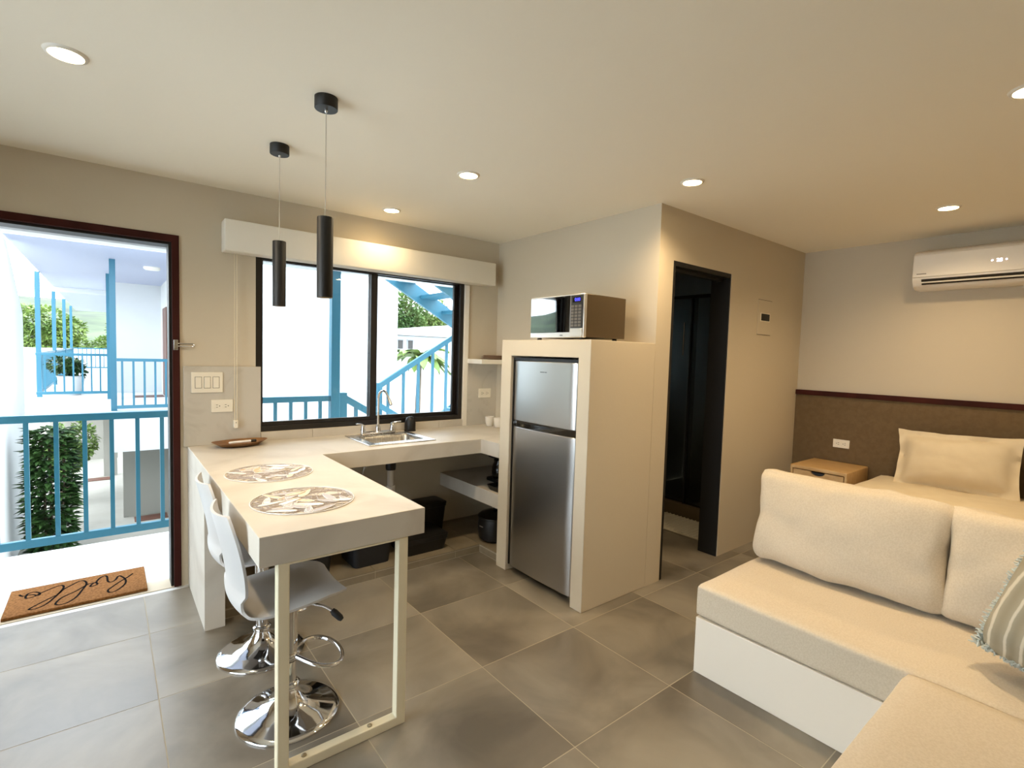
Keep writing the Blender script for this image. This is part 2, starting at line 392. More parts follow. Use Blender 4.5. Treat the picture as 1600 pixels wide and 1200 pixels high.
# bathroom door lining
d2 = thing('door_2', 'bathroom doorway lined with a black frame', 'door', (3.18, YB, 0), kind='structure')
obj('frame', MB().cells([BX0, BX0 + 0.03, BX1 - 0.012, BX1], [0.0, BZ - 0.03, BZ], lambda a, b, c, d: a >= BX0 + 0.02 and b <= BX1 - 0.006 and d <= BZ - 0.02, 1, YB + 0.004, YB + 0.15), 'jamb_black', d2)
obj('sliding_track', B(BX0 + 0.03, BX1 - 0.012, YB + 0.06, YB + 0.10, BZ - 0.05, BZ - 0.03), 'black', d2)
# window: black two-panel slider
wn = thing('window_1', 'black-framed two-panel sliding kitchen window', 'window', ((WX0 + WX1) / 2, YA, WZ0), kind='structure')
obj('frame', MB().cells([WX0, WX0 + 0.035, WX1 - 0.035, WX1], [WZ0, WZ0 + 0.035, WZ1 - 0.03, WZ1], lambda a, b, c, d: a > WX0 and b < WX1 and c > WZ0 and d < WZ1, 1, YA + 0.004, YA + 0.10), 'black_frame', wn, bevel=0.002)
for x0, x1, y0 in ((WX0 + 0.035, 1.575, YA + 0.02), (1.525, WX1 - 0.035, YA + 0.055)):
    s_ = obj('sash', MB().cells([x0, x0 + (0.012 if x0 < 1 else 0.045), x1 - (0.05 if x0 < 1 else 0.03), x1], [WZ0 + 0.035, WZ0 + 0.062, WZ1 - 0.036, WZ1 - 0.03], lambda a, b, c, d: a > x0 and b < x1 and c > WZ0 + 0.04 and d < WZ1 - 0.034, 1, y0, y0 + 0.028), 'black_frame', wn, bevel=0.002)
    obj('pane', B(x0 + 0.01, x1 - 0.025, y0 + 0.011, y0 + 0.016, WZ0 + 0.06, WZ1 - 0.032), 'glass', s_)
struct('trim_1', B(WX1, WX1 + 0.042, YA - 0.014, YA, 0.848, 2.02), 'trim_white', 'narrow white upright trim beside the kitchen window', 'trim', bevel=0.002)
# tile kerb under the worktop
pl = thing('trim_2', 'low tile-clad step under the kitchen worktop', 'trim', (1.3, 3.2, 0), kind='structure')
zt = 0.058
for x0, x1 in ((0.466, 0.72), (0.72, 1.32), (1.32, 1.92), (1.92, 2.128)):
    obj('tile', B(x0 + 0.0016, x1 - 0.0016, 2.994, 3.004, 0.004, zt - 0.012), 'plinth', pl)
    obj('tile', B(x0 + 0.0016, x1 - 0.0016, 2.994, YA, zt - 0.008, zt), 'plinth', pl)
obj('tile', B(2.1296, XW, 2.738, YA, zt - 0.008, zt), 'plinth', pl); obj('tile', B(2.128, 2.138, 2.738, 2.992, 0.004, zt - 0.012), 'plinth', pl)
obj('bed_mortar', MB().cells([0.466, 2.1286, XW], [2.738, 2.9946, YA], lambda a, b, c, d: a < 2.1 and d < 3, 2, 0.0, zt - 0.004), 'grout', pl)

# ================================================================== KITCHEN
ZW = 0.848
sx0, sx1, sy0, sy1 = 1.345, 1.735, 3.115, 3.405
kc = thing('kitchen_worktop', 'L-shaped pale marble-look worktop with peninsula', 'worktop', (0.67, 2.6, 0))
mb = MB().cells([0.371, 0.967, sx0, sx1, 2.087, XW], [1.735, 2.7365, 2.95, sy0, sy1, YA],
                lambda a, b, c, d: (a >= 0.96 and b <= 2.09 and d <= 2.96) or (a >= 2.08 and d <= 2.74) or (a >= sx0 - 0.001 and b <= sx1 + 0.001 and c >= sy0 - 0.001 and d <= sy1 + 0.001), 2, ZW - 0.102, ZW)
obj('worktop_slab', mb, 'counter', kc, bevel=0.002)
obj('support_panel', B(0.371, 0.464, 2.916, YA, 0, ZW - 0.102), 'counter', kc, bevel=0.002)
# steel leg frame below the peninsula tip
fy0, fy1 = 1.737, 1.775
fr = obj('leg_frame', MB().cells([0.428, 0.466, 0.86, 0.898], [0.0, 0.036, 0.737, ZW - 0.102], lambda a, b, c, d: 0.43 < a and b < 0.87 and 0.03 < c and d < 0.74, 1, fy0, fy1), 'cream_steel', kc, bevel=0.003, label='cream painted square-tube leg frame')
for x in (0.52, 0.76): obj('bolt', MB().lathe([(0.009, 0.036), (0.009, 0.040), (0.005, 0.0425), (0, 0.043)], (x, 1.756), 12), 'bolt', fr, smooth=40)
obj('lower_shelf', B(2.128, XW, 2.738, YA, 0.372, 0.475), 'counter', bevel=0.002, label='thick pale stone shelf under the worktop beside the fridge surround', cat='shelf')
# backsplash slabs
obj('stone_slab', B(0.352, 0.772, YA - 0.018, YA, ZW, 1.331), 'splash', bevel=0.002, label='veined grey stone backsplash panel behind light switches', cat='backsplash')
bs = thing('backsplash_strip', 'low veined stone strip below the kitchen window', 'backsplash', (1.55, YA, ZW))
for x0, x1 in ((0.7735, 1.10), (1.10, 1.72), (1.72, 2.10), (2.10, 2.3245)):
    obj('tile', B(x0 + 0.001, x1 - 0.001, YA - 0.014, YA, ZW, WZ0 - 0.002), 'counter', bs, bevel=0.001)
obj('stone_slab', B(2.368, XW, YA - 0.014, YA, ZW, 1.37), 'splash', bevel=0.002, label='grey stone backsplash panel between window and fridge, under the shelf', cat='backsplash')
obj('wall_shelf', B(2.362, XW, 3.36, YA, 1.374, 1.411), 'shade_box', bevel=0.002, label='small cream wall shelf in the kitchen corner', cat='shelf')
for k in range(4):
    mb = MB().lathe([(0.045, 0), (0.08, 0.004), (0.108 - 0.006 * (k % 2), 0.012), (0.104 - 0.006 * (k % 2), 0.0125), (0.075, 0.006), (0, 0.005)], (2.55 + 0.006 * k, 3.47), 28)
    mb.xf(Matrix.Translation((0, 0, 1.411 + 0.0075 * k)))
    obj('plate', mb, 'plate_stack', smooth=50, label=('lowest', 'second lowest', 'second highest', 'topmost')[k] + ' pinkish plate of the stack on the corner wall shelf', cat='plate', group='plates on the corner shelf')
# sink and tap
sk = thing('kitchen_sink', 'drop-in stainless steel sink set in the worktop', 'sink', (1.54, 3.28, ZW))
obj('rim', MB().cells([1.296, sx0 + 0.006, sx1 - 0.006, 1.777], [3.052, sy0 + 0.006, sy1 - 0.006, 3.492], lambda a, b, c, d: a > 1.3 and b < 1.75 and c > 3.06 and d < 3.45, 2, ZW, ZW + 0.006), 'steel', sk, bevel=0.003)
# basin: stacked rounded-rectangle loops
def rrect(x0, x1, y0, y1, r, z, n=5):
    P = []
    for cx, cy, a0 in ((x1 - r, y1 - r, 0), (x0 + r, y1 - r, PI / 2), (x0 + r, y0 + r, PI), (x1 - r, y0 + r, 1.5 * PI)):
        for k in range(n + 1):
            a = a0 + PI / 2 * k / n; P.append((cx + r * math.cos(a), cy + r * math.sin(a), z))
    return P
def loft(loops, cap0=False, cap1=True):
    mb = MB(); n = len(loops[0]); V = [p for l in loops for p in l]; F = []
    for i in range(len(loops) - 1):
        for k in range(n): F.append((i * n + k, i * n + (k + 1) % n, (i + 1) * n + (k + 1) % n, (i + 1) * n + k))
    if cap1: F.append(tuple((len(loops) - 1) * n + k for k in range(n)))
    if cap0: F.append(tuple(reversed(range(n))))
    return mb.add(V, F)
obj('basin', loft([rrect(sx0, sx1, sy0, sy1, 0.06, ZW + 0.004), rrect(sx0 + 0.01, sx1 - 0.01, sy0 + 0.01, sy1 - 0.01, 0.06, ZW - 0.02), rrect(sx0 + 0.022, sx1 - 0.022, sy0 + 0.022, sy1 - 0.022, 0.06, ZW - 0.13), rrect(sx0 + 0.05, sx1 - 0.05, sy0 + 0.05, sy1 - 0.05, 0.05, ZW - 0.15)]), 'steel', sk, smooth=50)
obj('drain', MB().lathe([(0.04, ZW - 0.149), (0.038, ZW - 0.146), (0.02, ZW - 0.148), (0, ZW - 0.148)], (1.54, 3.26), 20), 'chrome', sk, smooth=40)
tp = thing('kitchen_tap', 'chrome two-handle gooseneck tap behind the sink', 'tap', (1.53, 3.462, ZW + 0.006))
obj('base', B(1.40, 1.66, 3.44, 3.484, ZW + 0.006, ZW + 0.028), 'chrome', tp, bevel=0.009, seg=3)
neck = [(1.53, 3.462, ZW + 0.03), (1.53, 3.462, ZW + 0.18), (1.53, 3.462, ZW + 0.265)]
for k in range(1, 9):
    a = PI * 0.86 * k / 8; neck.append((1.53 + 0.012 * (1 - math.cos(a)), 3.462 - 0.055 * (1 - math.cos(a)), ZW + 0.265 + 0.058 * math.sin(a)))
e = Vector(neck[-1]); d_ = (e - Vector(neck[-2])).normalized(); neck.append(tuple(e + d_ * 0.03))
nk = obj('gooseneck', MB().tube(neck, 0.0085, 10), 'chrome', tp, smooth=60)
obj('spout_head', MB().tube([e + d_ * 0.025, e + d_ * 0.04, e + d_ * 0.06, e + d_ * 0.075], [0.011, 0.012, 0.012, 0.010], 12), 'steel', nk, smooth=50)
obj('collar', MB().lathe([(0.02, ZW + 0.026), (0.018, ZW + 0.05), (0.011, ZW + 0.07), (0.009, ZW + 0.075)], (1.53, 3.462), 16), 'chrome', tp, smooth=50)
for x in (1.418, 1.642):
    h = obj('handle', MB().lathe([(0.02, ZW + 0.026), (0.018, ZW + 0.045), (0.013, ZW + 0.055), (0.014, ZW + 0.075), (0.008, ZW + 0.082), (0, ZW + 0.083)], (x, 3.462), 14), 'chrome', tp, smooth=50)
    sgn = -1 if x < 1.5 else 1
    obj('lever', MB().tube([(x, 3.462, ZW + 0.078), (x + sgn * 0.03, 3.452, ZW + 0.086), (x + sgn * 0.06, 3.442, ZW + 0.09)], [0.007, 0.006, 0.005], 8), 'chrome', h, smooth=60)
sd = thing('soap_dispenser', 'small black dome-topped dish soap holder by the sink', 'soap holder', (1.82, 3.53, ZW))
obj('body', MB().lathe([(0.040, ZW), (0.042, ZW + 0.004), (0.042, ZW + 0.06), (0.039, ZW + 0.08), (0.031, ZW + 0.098), (0.017, ZW + 0.109), (0, ZW + 0.113)], (1.82, 3.525), 24), 'black', sd, smooth=50)
obj('foot', MB().lathe([(0.044, ZW), (0.044, ZW + 0.006), (0.042, ZW + 0.007)], (1.82, 3.525), 24), 'rubber', sd)
# drain pipe under the sink
tr = thing('drain_pipe', 'white plastic sink drain pipe with black nut under the worktop', 'pipe', (1.54, 3.26, 0.2))
obj('tailpiece', MB().lathe([(0.022, 0.40), (0.022, 0.64)], (1.54, 3.26), 16), 'pvc', tr, smooth=50)
obj('slip_nut', MB().lathe([(0.034, 0.63), (0.036, 0.65), (0.036, 0.69), (0.028, 0.70)], (1.54, 3.26), 12), 'black', tr)
obj('slip_nut', MB().lathe([(0.03, 0.47), (0.032, 0.48), (0.032, 0.51), (0.03, 0.52)], (1.54, 3.26), 12), 'pvc', tr)
obj('trap', MB().tube([(1.54, 3.26, 0.42)] + [(1.54, 3.30 - 0.04 * math.cos(a), 0.36 - 0.04 * math.sin(a)) for a in [PI * k / 8 for k in range(9)]] + [(1.54, 3.34, 0.40), (1.54, 3.38, 0.43), (1.54, YA, 0.43)], 0.021, 12), 'pvc', tr, smooth=60)
hs = obj('supply_hose', MB().tube(crom([(1.40, YA, 0.45), (1.39, 3.50, 0.48), (1.42, 3.46, 0.58), (1.45, 3.46, 0.68), (1.46, 3.46, 0.746)], 5), 0.007, 8), 'steel', tr, smooth=60)
# cups
for x, y, lb in ((2.526, 3.455, 'plain white ceramic cup on the worktop, the one nearer the wall outlet'), (2.548, 3.365, 'plain white ceramic cup on the worktop, half hidden by the fridge surround')):
    obj('cup', MB().lathe([(0.026, 0), (0.03, 0.004), (0.036, 0.035), (0.038, 0.082), (0.036, 0.082), (0.034, 0.036), (0.027, 0.008), (0, 0.007)], (x, y), 24).xf(Matrix.Translation((0, 0, ZW))), 'ceramic', smooth=50, label=lb, cat='cup', group='white cups on the worktop')
# wooden dish with a pen on it
dsh = thing('leaf_dish', 'oval brown wooden dish on the worktop below the blind cord', 'dish', (0.625, 3.46, ZW))
L1 = []
def leafloop(a, b, z, pt=0.0):
    P = []
    for k in range(36):
        t = 2 * PI * k / 36; c, s_ = math.cos(t), math.sin(t)
        x = a * (abs(c) ** 0.9) * (1 if c > 0 else -1) * (1 + pt * abs(c) ** 6); P.append((0.632 + x, 3.455 + b * s_ + 0.015 * c, z + (0.006 * abs(c) ** 4 if pt else 0)))
    return P
obj('bowl', loft([leafloop(0.075, 0.04, ZW), leafloop(0.11, 0.072, ZW + 0.006), leafloop(0.148, 0.102, ZW + 0.028, 0.06), leafloop(0.144, 0.098, ZW + 0.028, 0.06), leafloop(0.10, 0.066, ZW + 0.012), leafloop(0.03, 0.02, ZW + 0.009)], True, True), 'dish_wood', dsh, smooth=50)
pn = thing('marker_pen', 'white marker pen with a black cap lying in the wooden dish', 'pen', (0.64, 3.43, ZW + 0.02))
A0, A1 = Vector((0.562, 3.405, ZW + 0.030)), Vector((0.715, 3.425, ZW + 0.031))
obj('barrel', MB().tube([A0, A0 + (A1 - A0) * 0.04, A0 + (A1 - A0) * 0.8], [0.004, 0.008, 0.008], 10), 'white_plastic', pn, smooth=50)
obj('cap', MB().tube([A0 + (A1 - A0) * 0.8, A1], 0.009, 10), 'black', pn, smooth=50)
# filigree placemats
def placemat(cx, cy, seed, label):
    rnd = random.Random(seed); t = thing('placemat', label, 'placemat', (cx, cy, ZW), group='filigree placemats on the peninsula')
    R_ = 0.193
    obj('rim', MB().tube([(cx + R_ * math.cos(2 * PI * k / 64), cy + R_ * math.sin(2 * PI * k / 64), ZW + 0.0025) for k in range(64)], 0.0022, 6, True), 'silver_mat', t, smooth=60)
    web = MB()
    for k in range(64):
        a = rnd.uniform(0, 2 * PI); o_ = rnd.uniform(-0.17, 0.17); P = []
        for q in range(17):
            s_ = -1 + q / 8; x = s_ * 0.21; y = o_ + 0.035 * math.sin(s_ * 3 + seed + k)
            X, Y = x * math.cos(a) - y * math.sin(a), x * math.sin(a) + y * math.cos(a)
            if X * X + Y * Y < R_ * R_: P.append((cx + X, cy + Y, ZW + 0.0015))
        if len(P) > 2: web.tube(P, 0.0013, 5)
    obj('openwork', web, 'grey_leaf', t, smooth=60); outl = MB()
    for k in range(26):
        for _ in range(30):
            a = rnd.uniform(0, 2 * PI); r = R_ * 0.82 * math.sqrt(rnd.random())
            break
        l, w_ = rnd.uniform(0.035, 0.06), rnd.uniform(0.009, 0.017); th = rnd.uniform(0, PI); px, py = cx + r * math.cos(a), cy + r * math.sin(a)
        loop = []
        for q in range(14):
            s_ = 2 * PI * q / 14; x = l * math.cos(s_); y = w_ * math.sin(s_) * (1 - 0.35 * math.cos(s_))
            X, Y = px + x * math.cos(th) - y * math.sin(th), py + x * math.sin(th) + y * math.cos(th)
            dd = math.hypot(X - cx, Y - cy); f = min(1, R_ * 0.985 / max(dd, 1e-6)); loop.append((cx + (X - cx) * f, cy + (Y - cy) * f))
        zt_ = 0.0022 + 0.00008 * k
        obj('leaf', loft([[(x, y, ZW + 0.0005) for x, y in loop], [(x, y, ZW + zt_) for x, y in loop]], True, True), ('silver_mat', 'gold_leaf', 'grey_leaf', 'grey_leaf')[k % 4], t)
        outl.tube([(x, y, ZW + zt_) for x, y in loop], 0.0012, 5, True)
    obj('leaf_outlines', outl, 'silver_mat', t, smooth=60)
placemat(0.612, 2.635, 3, 'round silver leaf-filigree placemat nearer the sink worktop')
placemat(0.610, 2.085, 8, 'round silver leaf-filigree placemat nearer the peninsula tip')
# switch plate and outlets
def outlet(x0, x1, z0, z1, axis, at, label, holes=True, name='wall_outlet'):
    """axis 1: plate on a wall facing -y, axis 0: on a wall facing -x (x0,x1 then read as y)"""
    def bx(a0, a1, c0, c1, d0, d1): return B(a0, a1, at - d1, at - d0, c0, c1) if axis == 1 else B(at - d1, at - d0, a0, a1, c0, c1)
    t = thing(name, label, 'outlet', ((x0 + x1) / 2, at, z0) if axis == 1 else (at, (x0 + x1) / 2, z0))
    obj('plate', bx(x0, x1, z0, z1, 0, 0.006), 'plate_plastic', t, bevel=0.002)
    cz = (z0 + z1) / 2; W = x1 - x0
    for s_ in (-0.2, 0.2):
        c = (x0 + x1) / 2 + s_ * W
        f = obj('socket', bx(c - 0.16 * W, c + 0.16 * W, cz - 0.016, cz + 0.016, 0.006, 0.0075), 'plate_plastic', t, bevel=0.001)
        for dx, dz, hw, hh in ((-0.005, 0.007, 0.005, 0.0016), (-0.005, -0.007, 0.005, 0.0016), (0.009, 0, 0.0028, 0.0028)):
            obj('slot', bx(c + dx - hw, c + dx + hw, cz + dz - hh, cz + dz + hh, 0.0075, 0.0079), 'slot', f)
    return t
outlet(0.493, 0.611, 1.048, 1.126, 1, YA - 0.018, 'white double wall outlet below the light switches')
outlet(2.48, 2.606, 1.08, 1.158, 1, YA - 0.014, 'white double wall outlet under the corner shelf')
outlet(1.49, 1.61, 0.770, 0.838, 0, XR - 0.02, 'white double wall outlet on the taupe panel above the nightstand')
sw = thing('light_switch', 'white triple rocker light switch plate on the stone backsplash', 'switch', (0.47, YA, 1.17))
obj('plate', B(0.389, 0.556, YA - 0.025, YA - 0.018, 1.170, 1.296), 'plate_plastic', sw, bevel=0.003)
for k in range(3):
    x = 0.408 + 0.0465 * k
    f = obj('rocker_frame', B(x, x + 0.036, YA - 0.0262, YA - 0.025, 1.198, 1.268), 'slot', sw)
    obj('rocker', B(x + 0.002, x + 0.034, YA - 0.029, YA - 0.025, 1.200, 1.266), 'plate_plastic', f, bevel=0.002)
# roller shade box over the window
rs = thing('window_shade', 'white boxed roller shade with pull cord above the kitchen window', 'window shade', (1.55, 3.5, 2.02))
obj('cornice', B(0.553, 2.557, 3.462, YA, 2.027, 2.213), 'shade_box', rs, bevel=0.006, seg=3)
for x in (0.618, 0.632): obj('cord', MB().tube([(x, 3.545, 2.03), (x, 3.545, 0.985)], 0.0018, 6), 'cord', rs)
tn = obj('tensioner', B(0.613, 0.637, 3.536, YA - 0.018, 0.945, 0.995), 'plate_plastic', rs, bevel=0.003); obj('screw', B(0.6225, 0.6275, 3.535, 3.536, 0.978, 0.983), 'slot', tn)

# ------------------------------------------------------------------ fridge
XF = 2.10
fg = thing('refrigerator', 'two-door stainless steel top-freezer refrigerator in a built-in niche', 'refrigerator', (2.35, 2.325, 0))
obj('cabinet', B(XF + 0.055, 2.66, 2.029, 2.622, 0.03, 1.435), 'black', fg, bevel=0.004)
def fdoor(z0, z1, nm):
    P = [(2.034, XF + 0.012), (2.046, XF + 0.002), (2.10, XF - 0.004), (2.325, XF - 0.009), (2.55, XF - 0.004), (2.604, XF + 0.002), (2.616, XF + 0.012), (2.616, XF + 0.05), (2.034, XF + 0.05)]
    mb = MB().prism([(b, a) for a, b in P], 2, z0, z1); return obj(nm, mb, 'fridge_steel', fg, bevel=0.003, smooth=50)
dt = fdoor(1.028, 1.418, 'freezer_door'); dbm = fdoor(0.045, 0.985, 'fridge_door')
obj('door_edge', B(XF + 0.004, XF + 0.055, 2.023, 2.034, 0.045, 1.42), 'black', fg); obj('door_edge', B(XF + 0.004, XF + 0.055, 2.616, 2.626, 0.045, 1.42), 'black', fg)
obj('top_cap', B(XF + 0.006, XF + 0.06, 2.023, 2.626, 1.420, 1.438), 'black', fg)
obj('handle_groove', B(XF + 0.006, XF + 0.05, 2.03, 2.62, 0.987, 1.026), 'black_gloss', fg)
obj('logo', MB().box(XF - 0.0098, XF - 0.0085, 2.285, 2.305, 1.352, 1.356).box(XF - 0.0098, XF - 0.0085, 2.308, 2.345, 1.352, 1.356), 'dark_grey', dt)
for y in (2.07, 2.58): obj('foot', MB().lathe([(0.018, 0), (0.018, 0.012), (0.012, 0.014), (0.012, 0.032)], (2.18, y), 12), 'black', fg)
obj('hinge', B(XF + 0.01, XF + 0.04, 2.028, 2.05, 0.028, 0.044), 'steel', fg)

# ------------------------------------------------------------------ microwave
ZM = 1.5525; XM = 2.135
mw = thing('microwave_oven', 'compact microwave with mirrored door and dark bronze casing', 'microwave', (2.32, 2.27, ZM))
y0, y1, z0, z1 = 2.034, 2.502, ZM + 0.014, ZM + 0.268
obj('casing', B(XM + 0.022, 2.505, y0 + 0.003, y1 - 0.003, z0 + 0.004, z1), 'mw_side', mw, bevel=0.004)
ff = obj('front_frame', B(XM, XM + 0.022, y0, y1, z0, z1), 'mw_silver', mw, bevel=0.003)
dr = obj('door', B(XM - 0.004, XM, 2.148, y1 - 0.006, z0 + 0.032, z1 - 0.008), 'black_gloss', mw, bevel=0.0015)
obj('mirror_pane', B(XM - 0.0062, XM - 0.004, 2.19, y1 - 0.01, z0 + 0.034, z1 - 0.011), 'mirror_glass', dr)
cp_ = obj('control_panel', B(XM - 0.004, XM, y0 + 0.010, 2.140, z0 + 0.055, z1 - 0.008), 'mw_panel', mw, bevel=0.0015)
obj('display', B(XM - 0.0052, XM - 0.004, y0 + 0.026, 2.124, z1 - 0.05, z1 - 0.020), 'black_gloss', cp_)
obj('clock_digits', text_mb('0:00', 0.026, Matrix.Translation((XM - 0.0056, 2.085, z1 - 0.035)) @ Matrix(((0, 0, -1), (-1, 0, 0), (0, 1, 0))).to_4x4()), 'blue_led', cp_)
for r in range(7):
    for c in range(3):
        obj('key', B(XM - 0.0052, XM - 0.004, y0 + 0.020 + c * 0.029, y0 + 0.043 + c * 0.029, z0 + 0.064 + r * 0.0185, z0 + 0.077 + r * 0.0185), 'mw_key', cp_)
obj('release_button', B(XM - 0.006, XM, y0 + 0.010, 2.140, z0 + 0.006, z0 + 0.05), 'mw_silver', mw, bevel=0.002)
obj('badge', B(XM - 0.0014, XM, 2.205, 2.228, z0 + 0.012, z0 + 0.018), 'dark_grey', ff)
for x in (2.17, 2.46):
    for y in (2.08, 2.45): obj('foot', MB().lathe([(0.016, ZM), (0.014, z0 + 0.006)], (x, y), 12), 'black', mw)

# ------------------------------------------------------------------ pendants
def pendant(x, y, label):
    t = thing('pendant_lamp', label, 'pendant lamp', (x, y, 1.655), group='black tube pendants over the peninsula')
    cn = obj('ceiling_rose', MB().lathe([(0.041, 2.368), (0.0425, 2.370), (0.0425, ZC)], (x, y), 32), 'pendant_black', t, smooth=40)
    obj('cord_grip', MB().lathe([(0.004, 2.356), (0.006, 2.36), (0.006, 2.368)], (x, y), 12), 'chrome', cn, smooth=50)
    obj('cord', MB().tube([(x, y, 1.96), (x, y, 2.36)], 0.0016, 6), 'wire', t)
    obj('shade', MB().lathe([(0.027, 1.675), (0.027, 1.656), (0.030, 1.655), (0.030, 1.960), (0.029, 1.963), (0.0, 1.963)], (x, y), 32), 'pendant_black', t, smooth=40)
    obj('bulb', MB().lathe([(0.0, 1.662), (0.016, 1.664), (0.0265, 1.670), (0.0265, 1.674), (0, 1.674)], (x, y), 20), 'pend_lens', t, smooth=50)
    l = bpy.data.lights.new('spot', 'SPOT'); l.energy = PEND; l.color = (1, 0.76, 0.48); l.spot_size = math.radians(118); l.spot_blend = 0.7; l.shadow_soft_size = 0.02
    lo_ = bpy.data.objects.new('spot', l); COL.objects.link(lo_); lo_.parent = t; lo_.location = (0, 0, 0.004)
pendant(0.665, 2.02, 'black tube pendant lamp over the placemat nearer the peninsula tip')
pendant(0.650, 2.63, 'black tube pendant lamp over the placemat nearer the window')
# ------------------------------------------------------------------ recessed downlights
def downlight(x, y, label, e=1.0):
    t = thing('downlight', label, 'ceiling light', (x, y, ZC - 0.008), group='recessed ceiling downlights')
    obj('trim_ring', MB().lathe([(0.046, ZC - 0.003), (0.048, ZC - 0.0075), (0.058, ZC - 0.005), (0.061, ZC)], (x, y), 36, cap=False), 'trim_white', t, smooth=50)
    obj('lens', MB().lathe([(0, ZC - 0.0045), (0.046, ZC - 0.0045), (0.046, ZC - 0.001), (0, ZC - 0.001)], (x, y), 32), 'lens', t)
    l = bpy.data.lights.new('spot', 'SPOT'); l.energy = LAMP * e; l.color = (1, 0.75, 0.45); l.spot_size = math.radians(150); l.spot_blend = 0.85; l.shadow_soft_size = 0.045
    lo_ = bpy.data.objects.new('spot', l); COL.objects.link(lo_); lo_.parent = t; lo_.location = (0, 0, -0.004)
for x, y, lb in ((-0.095, 2.312, 'lit recessed ceiling light inside the entrance door'), (1.52, 3.268, 'lit recessed ceiling light above the window shade'),
                 (1.526, 2.339, 'lit recessed ceiling light between the pendant lamps and the fridge'), (2.469, 1.594, 'lit recessed ceiling light in front of the fridge surround corner'),
                 (3.939, 0.812, 'lit recessed ceiling light over the bed'), (2.475, 0.312, 'lit recessed ceiling light above the sofa')):
    downlight(x, y, lb, 0.3 if y > 3 else 1.0)

# ------------------------------------------------------------------ bar stools
def stool(label):
    t = thing('bar_stool', label, 'bar stool', (0, 0, 0), group='white bar stools at the peninsula')
    b = obj('base', MB().lathe([(0.191, 0.0), (0.1925, 0.004), (0.190, 0.009), (0.17, 0.016), (0.13, 0.026), (0.085, 0.042), (0.055, 0.066), (0.04, 0.09), (0.034, 0.108), (0.034, 0.114)], (0, 0), 56), 'chrome', t, smooth=50)
    obj('base_collar', MB().lathe([(0.037, 0.112), (0.040, 0.116), (0.040, 0.124), (0.034, 0.13), (0.030, 0.132)], (0, 0), 28), 'chrome', b, smooth=40)
    obj('column', MB().lathe([(0.026, 0.128), (0.026, 0.22), (0.031, 0.222), (0.031, 0.47)], (0, 0), 28), 'chrome', t, smooth=40)
    obj('gas_lift', MB().lathe([(0.0272, 0.214), (0.0272, 0.221), (0.0262, 0.222)], (0, 0), 24), 'dark_grey', t, smooth=40)
    P = [(0.02, 0.03, 0.235), (0.08, 0.10, 0.215), (0.14, 0.12, 0.205), (0.185, 0.08, 0.20), (0.20, 0.0, 0.20), (0.185, -0.08, 0.20), (0.14, -0.12, 0.205), (0.08, -0.10, 0.215), (0.02, -0.03, 0.235)]
    fr_ = obj('foot_ring', MB().tube(crom(P, 6), 0.009, 10), 'chrome', t, smooth=60)
    obj('ring_clamp', MB().lathe([(0.034, 0.222), (0.036, 0.225), (0.036, 0.25), (0.034, 0.253)], (0, 0), 24), 'chrome', fr_, smooth=40)
    obj('seat_plate', B(-0.10, 0.10, -0.09, 0.09, 0.468, 0.482), 'dark_grey', t, bevel=0.004)
    lv = obj('lift_lever', MB().tube([(0.02, -0.03, 0.462), (0.10, -0.10, 0.448), (0.13, -0.13, 0.43)], 0.005, 8), 'chrome', t, smooth=60)
    obj('lever_knob', MB().tube([(0.125, -0.125, 0.434), (0.132, -0.133, 0.425), (0.150, -0.148, 0.405), (0.156, -0.153, 0.398)], [0.010, 0.014, 0.013, 0.008], 10), 'rubber', lv, smooth=60)
    # one-piece shell: profile from the seat front lip to the top of the back, swept across the width
    prof = [(0.205, 0.512), (0.18, 0.518), (0.12, 0.516), (0.04, 0.508), (-0.04, 0.500), (-0.11, 0.497), (-0.155, 0.503), (-0.178, 0.522), (-0.186, 0.55), (-0.185, 0.60), (-0.192, 0.66), (-0.203, 0.72), (-0.216, 0.78), (-0.228, 0.83), (-0.236, 0.865)]
    wid = [0.135, 0.165, 0.190, 0.200, 0.200, 0.192, 0.180, 0.166, 0.156, 0.160, 0.176, 0.184, 0.180, 0.162, 0.130]
    pp = crom([(a, b_, 0) for a, b_ in prof], 3); ww = crom([(a, 0, 0) for a in wid], 3)
    n = 14; V = []
    th = 0.009
    for side in (0, 1):
        for i, p in enumerate(pp):
            tg = (pp[min(i + 1, len(pp) - 1)] - pp[max(i - 1, 0)]).normalized(); nr = Vector((tg.y, -tg.x, 0))   # points up from the seat / forward from the back
            if nr.x + nr.y < 0: nr = -nr
            f = i / (len(pp) - 1)
            for k in range(n + 1):
                u = -1 + 2 * k / n; y = u * ww[i].x
                dish = 0.030 * u * u * (1 if f > 0.6 else 0.45 + 0.2 * f) if f > 0.12 else 0.010 * u * u
                off = dish - (th if side else 0)
                if f < 0.12: off -= 0.010 * (1 - f / 0.12)
                V.append((p.x + nr.x * off - 0.024, y, p.y + nr.y * off))
    m_ = len(pp) * (n + 1); F = []
    for s_ in (0, 1):
        for i in range(len(pp) - 1):
            for k in range(n):
                a = s_ * m_ + i * (n + 1) + k; F.append((a, a + 1, a + n + 2, a + n + 1))
    for i in range(len(pp) - 1):
        for k in (0, n):
            a = i * (n + 1) + k; F.append((a, a + n + 1, a + n + 1 + m_, a + m_))
    for i in (0, len(pp) - 1):
        for k in range(n):
            a = i * (n + 1) + k; F.append((a, a + 1, a + 1 + m_, a + m_))
    obj('seat_shell', MB().add(V, F), 'stool_white', t, smooth=60, label='one-piece white plastic seat and backrest')
    return t
st = stool('white shell bar stool with chrome trumpet base, behind the peninsula leg frame')
dup(st, (0.565, 2.575, 0), 'white shell bar stool with chrome trumpet base, beside the worktop support panel')
st.location = (0.553, 2.066, 0)

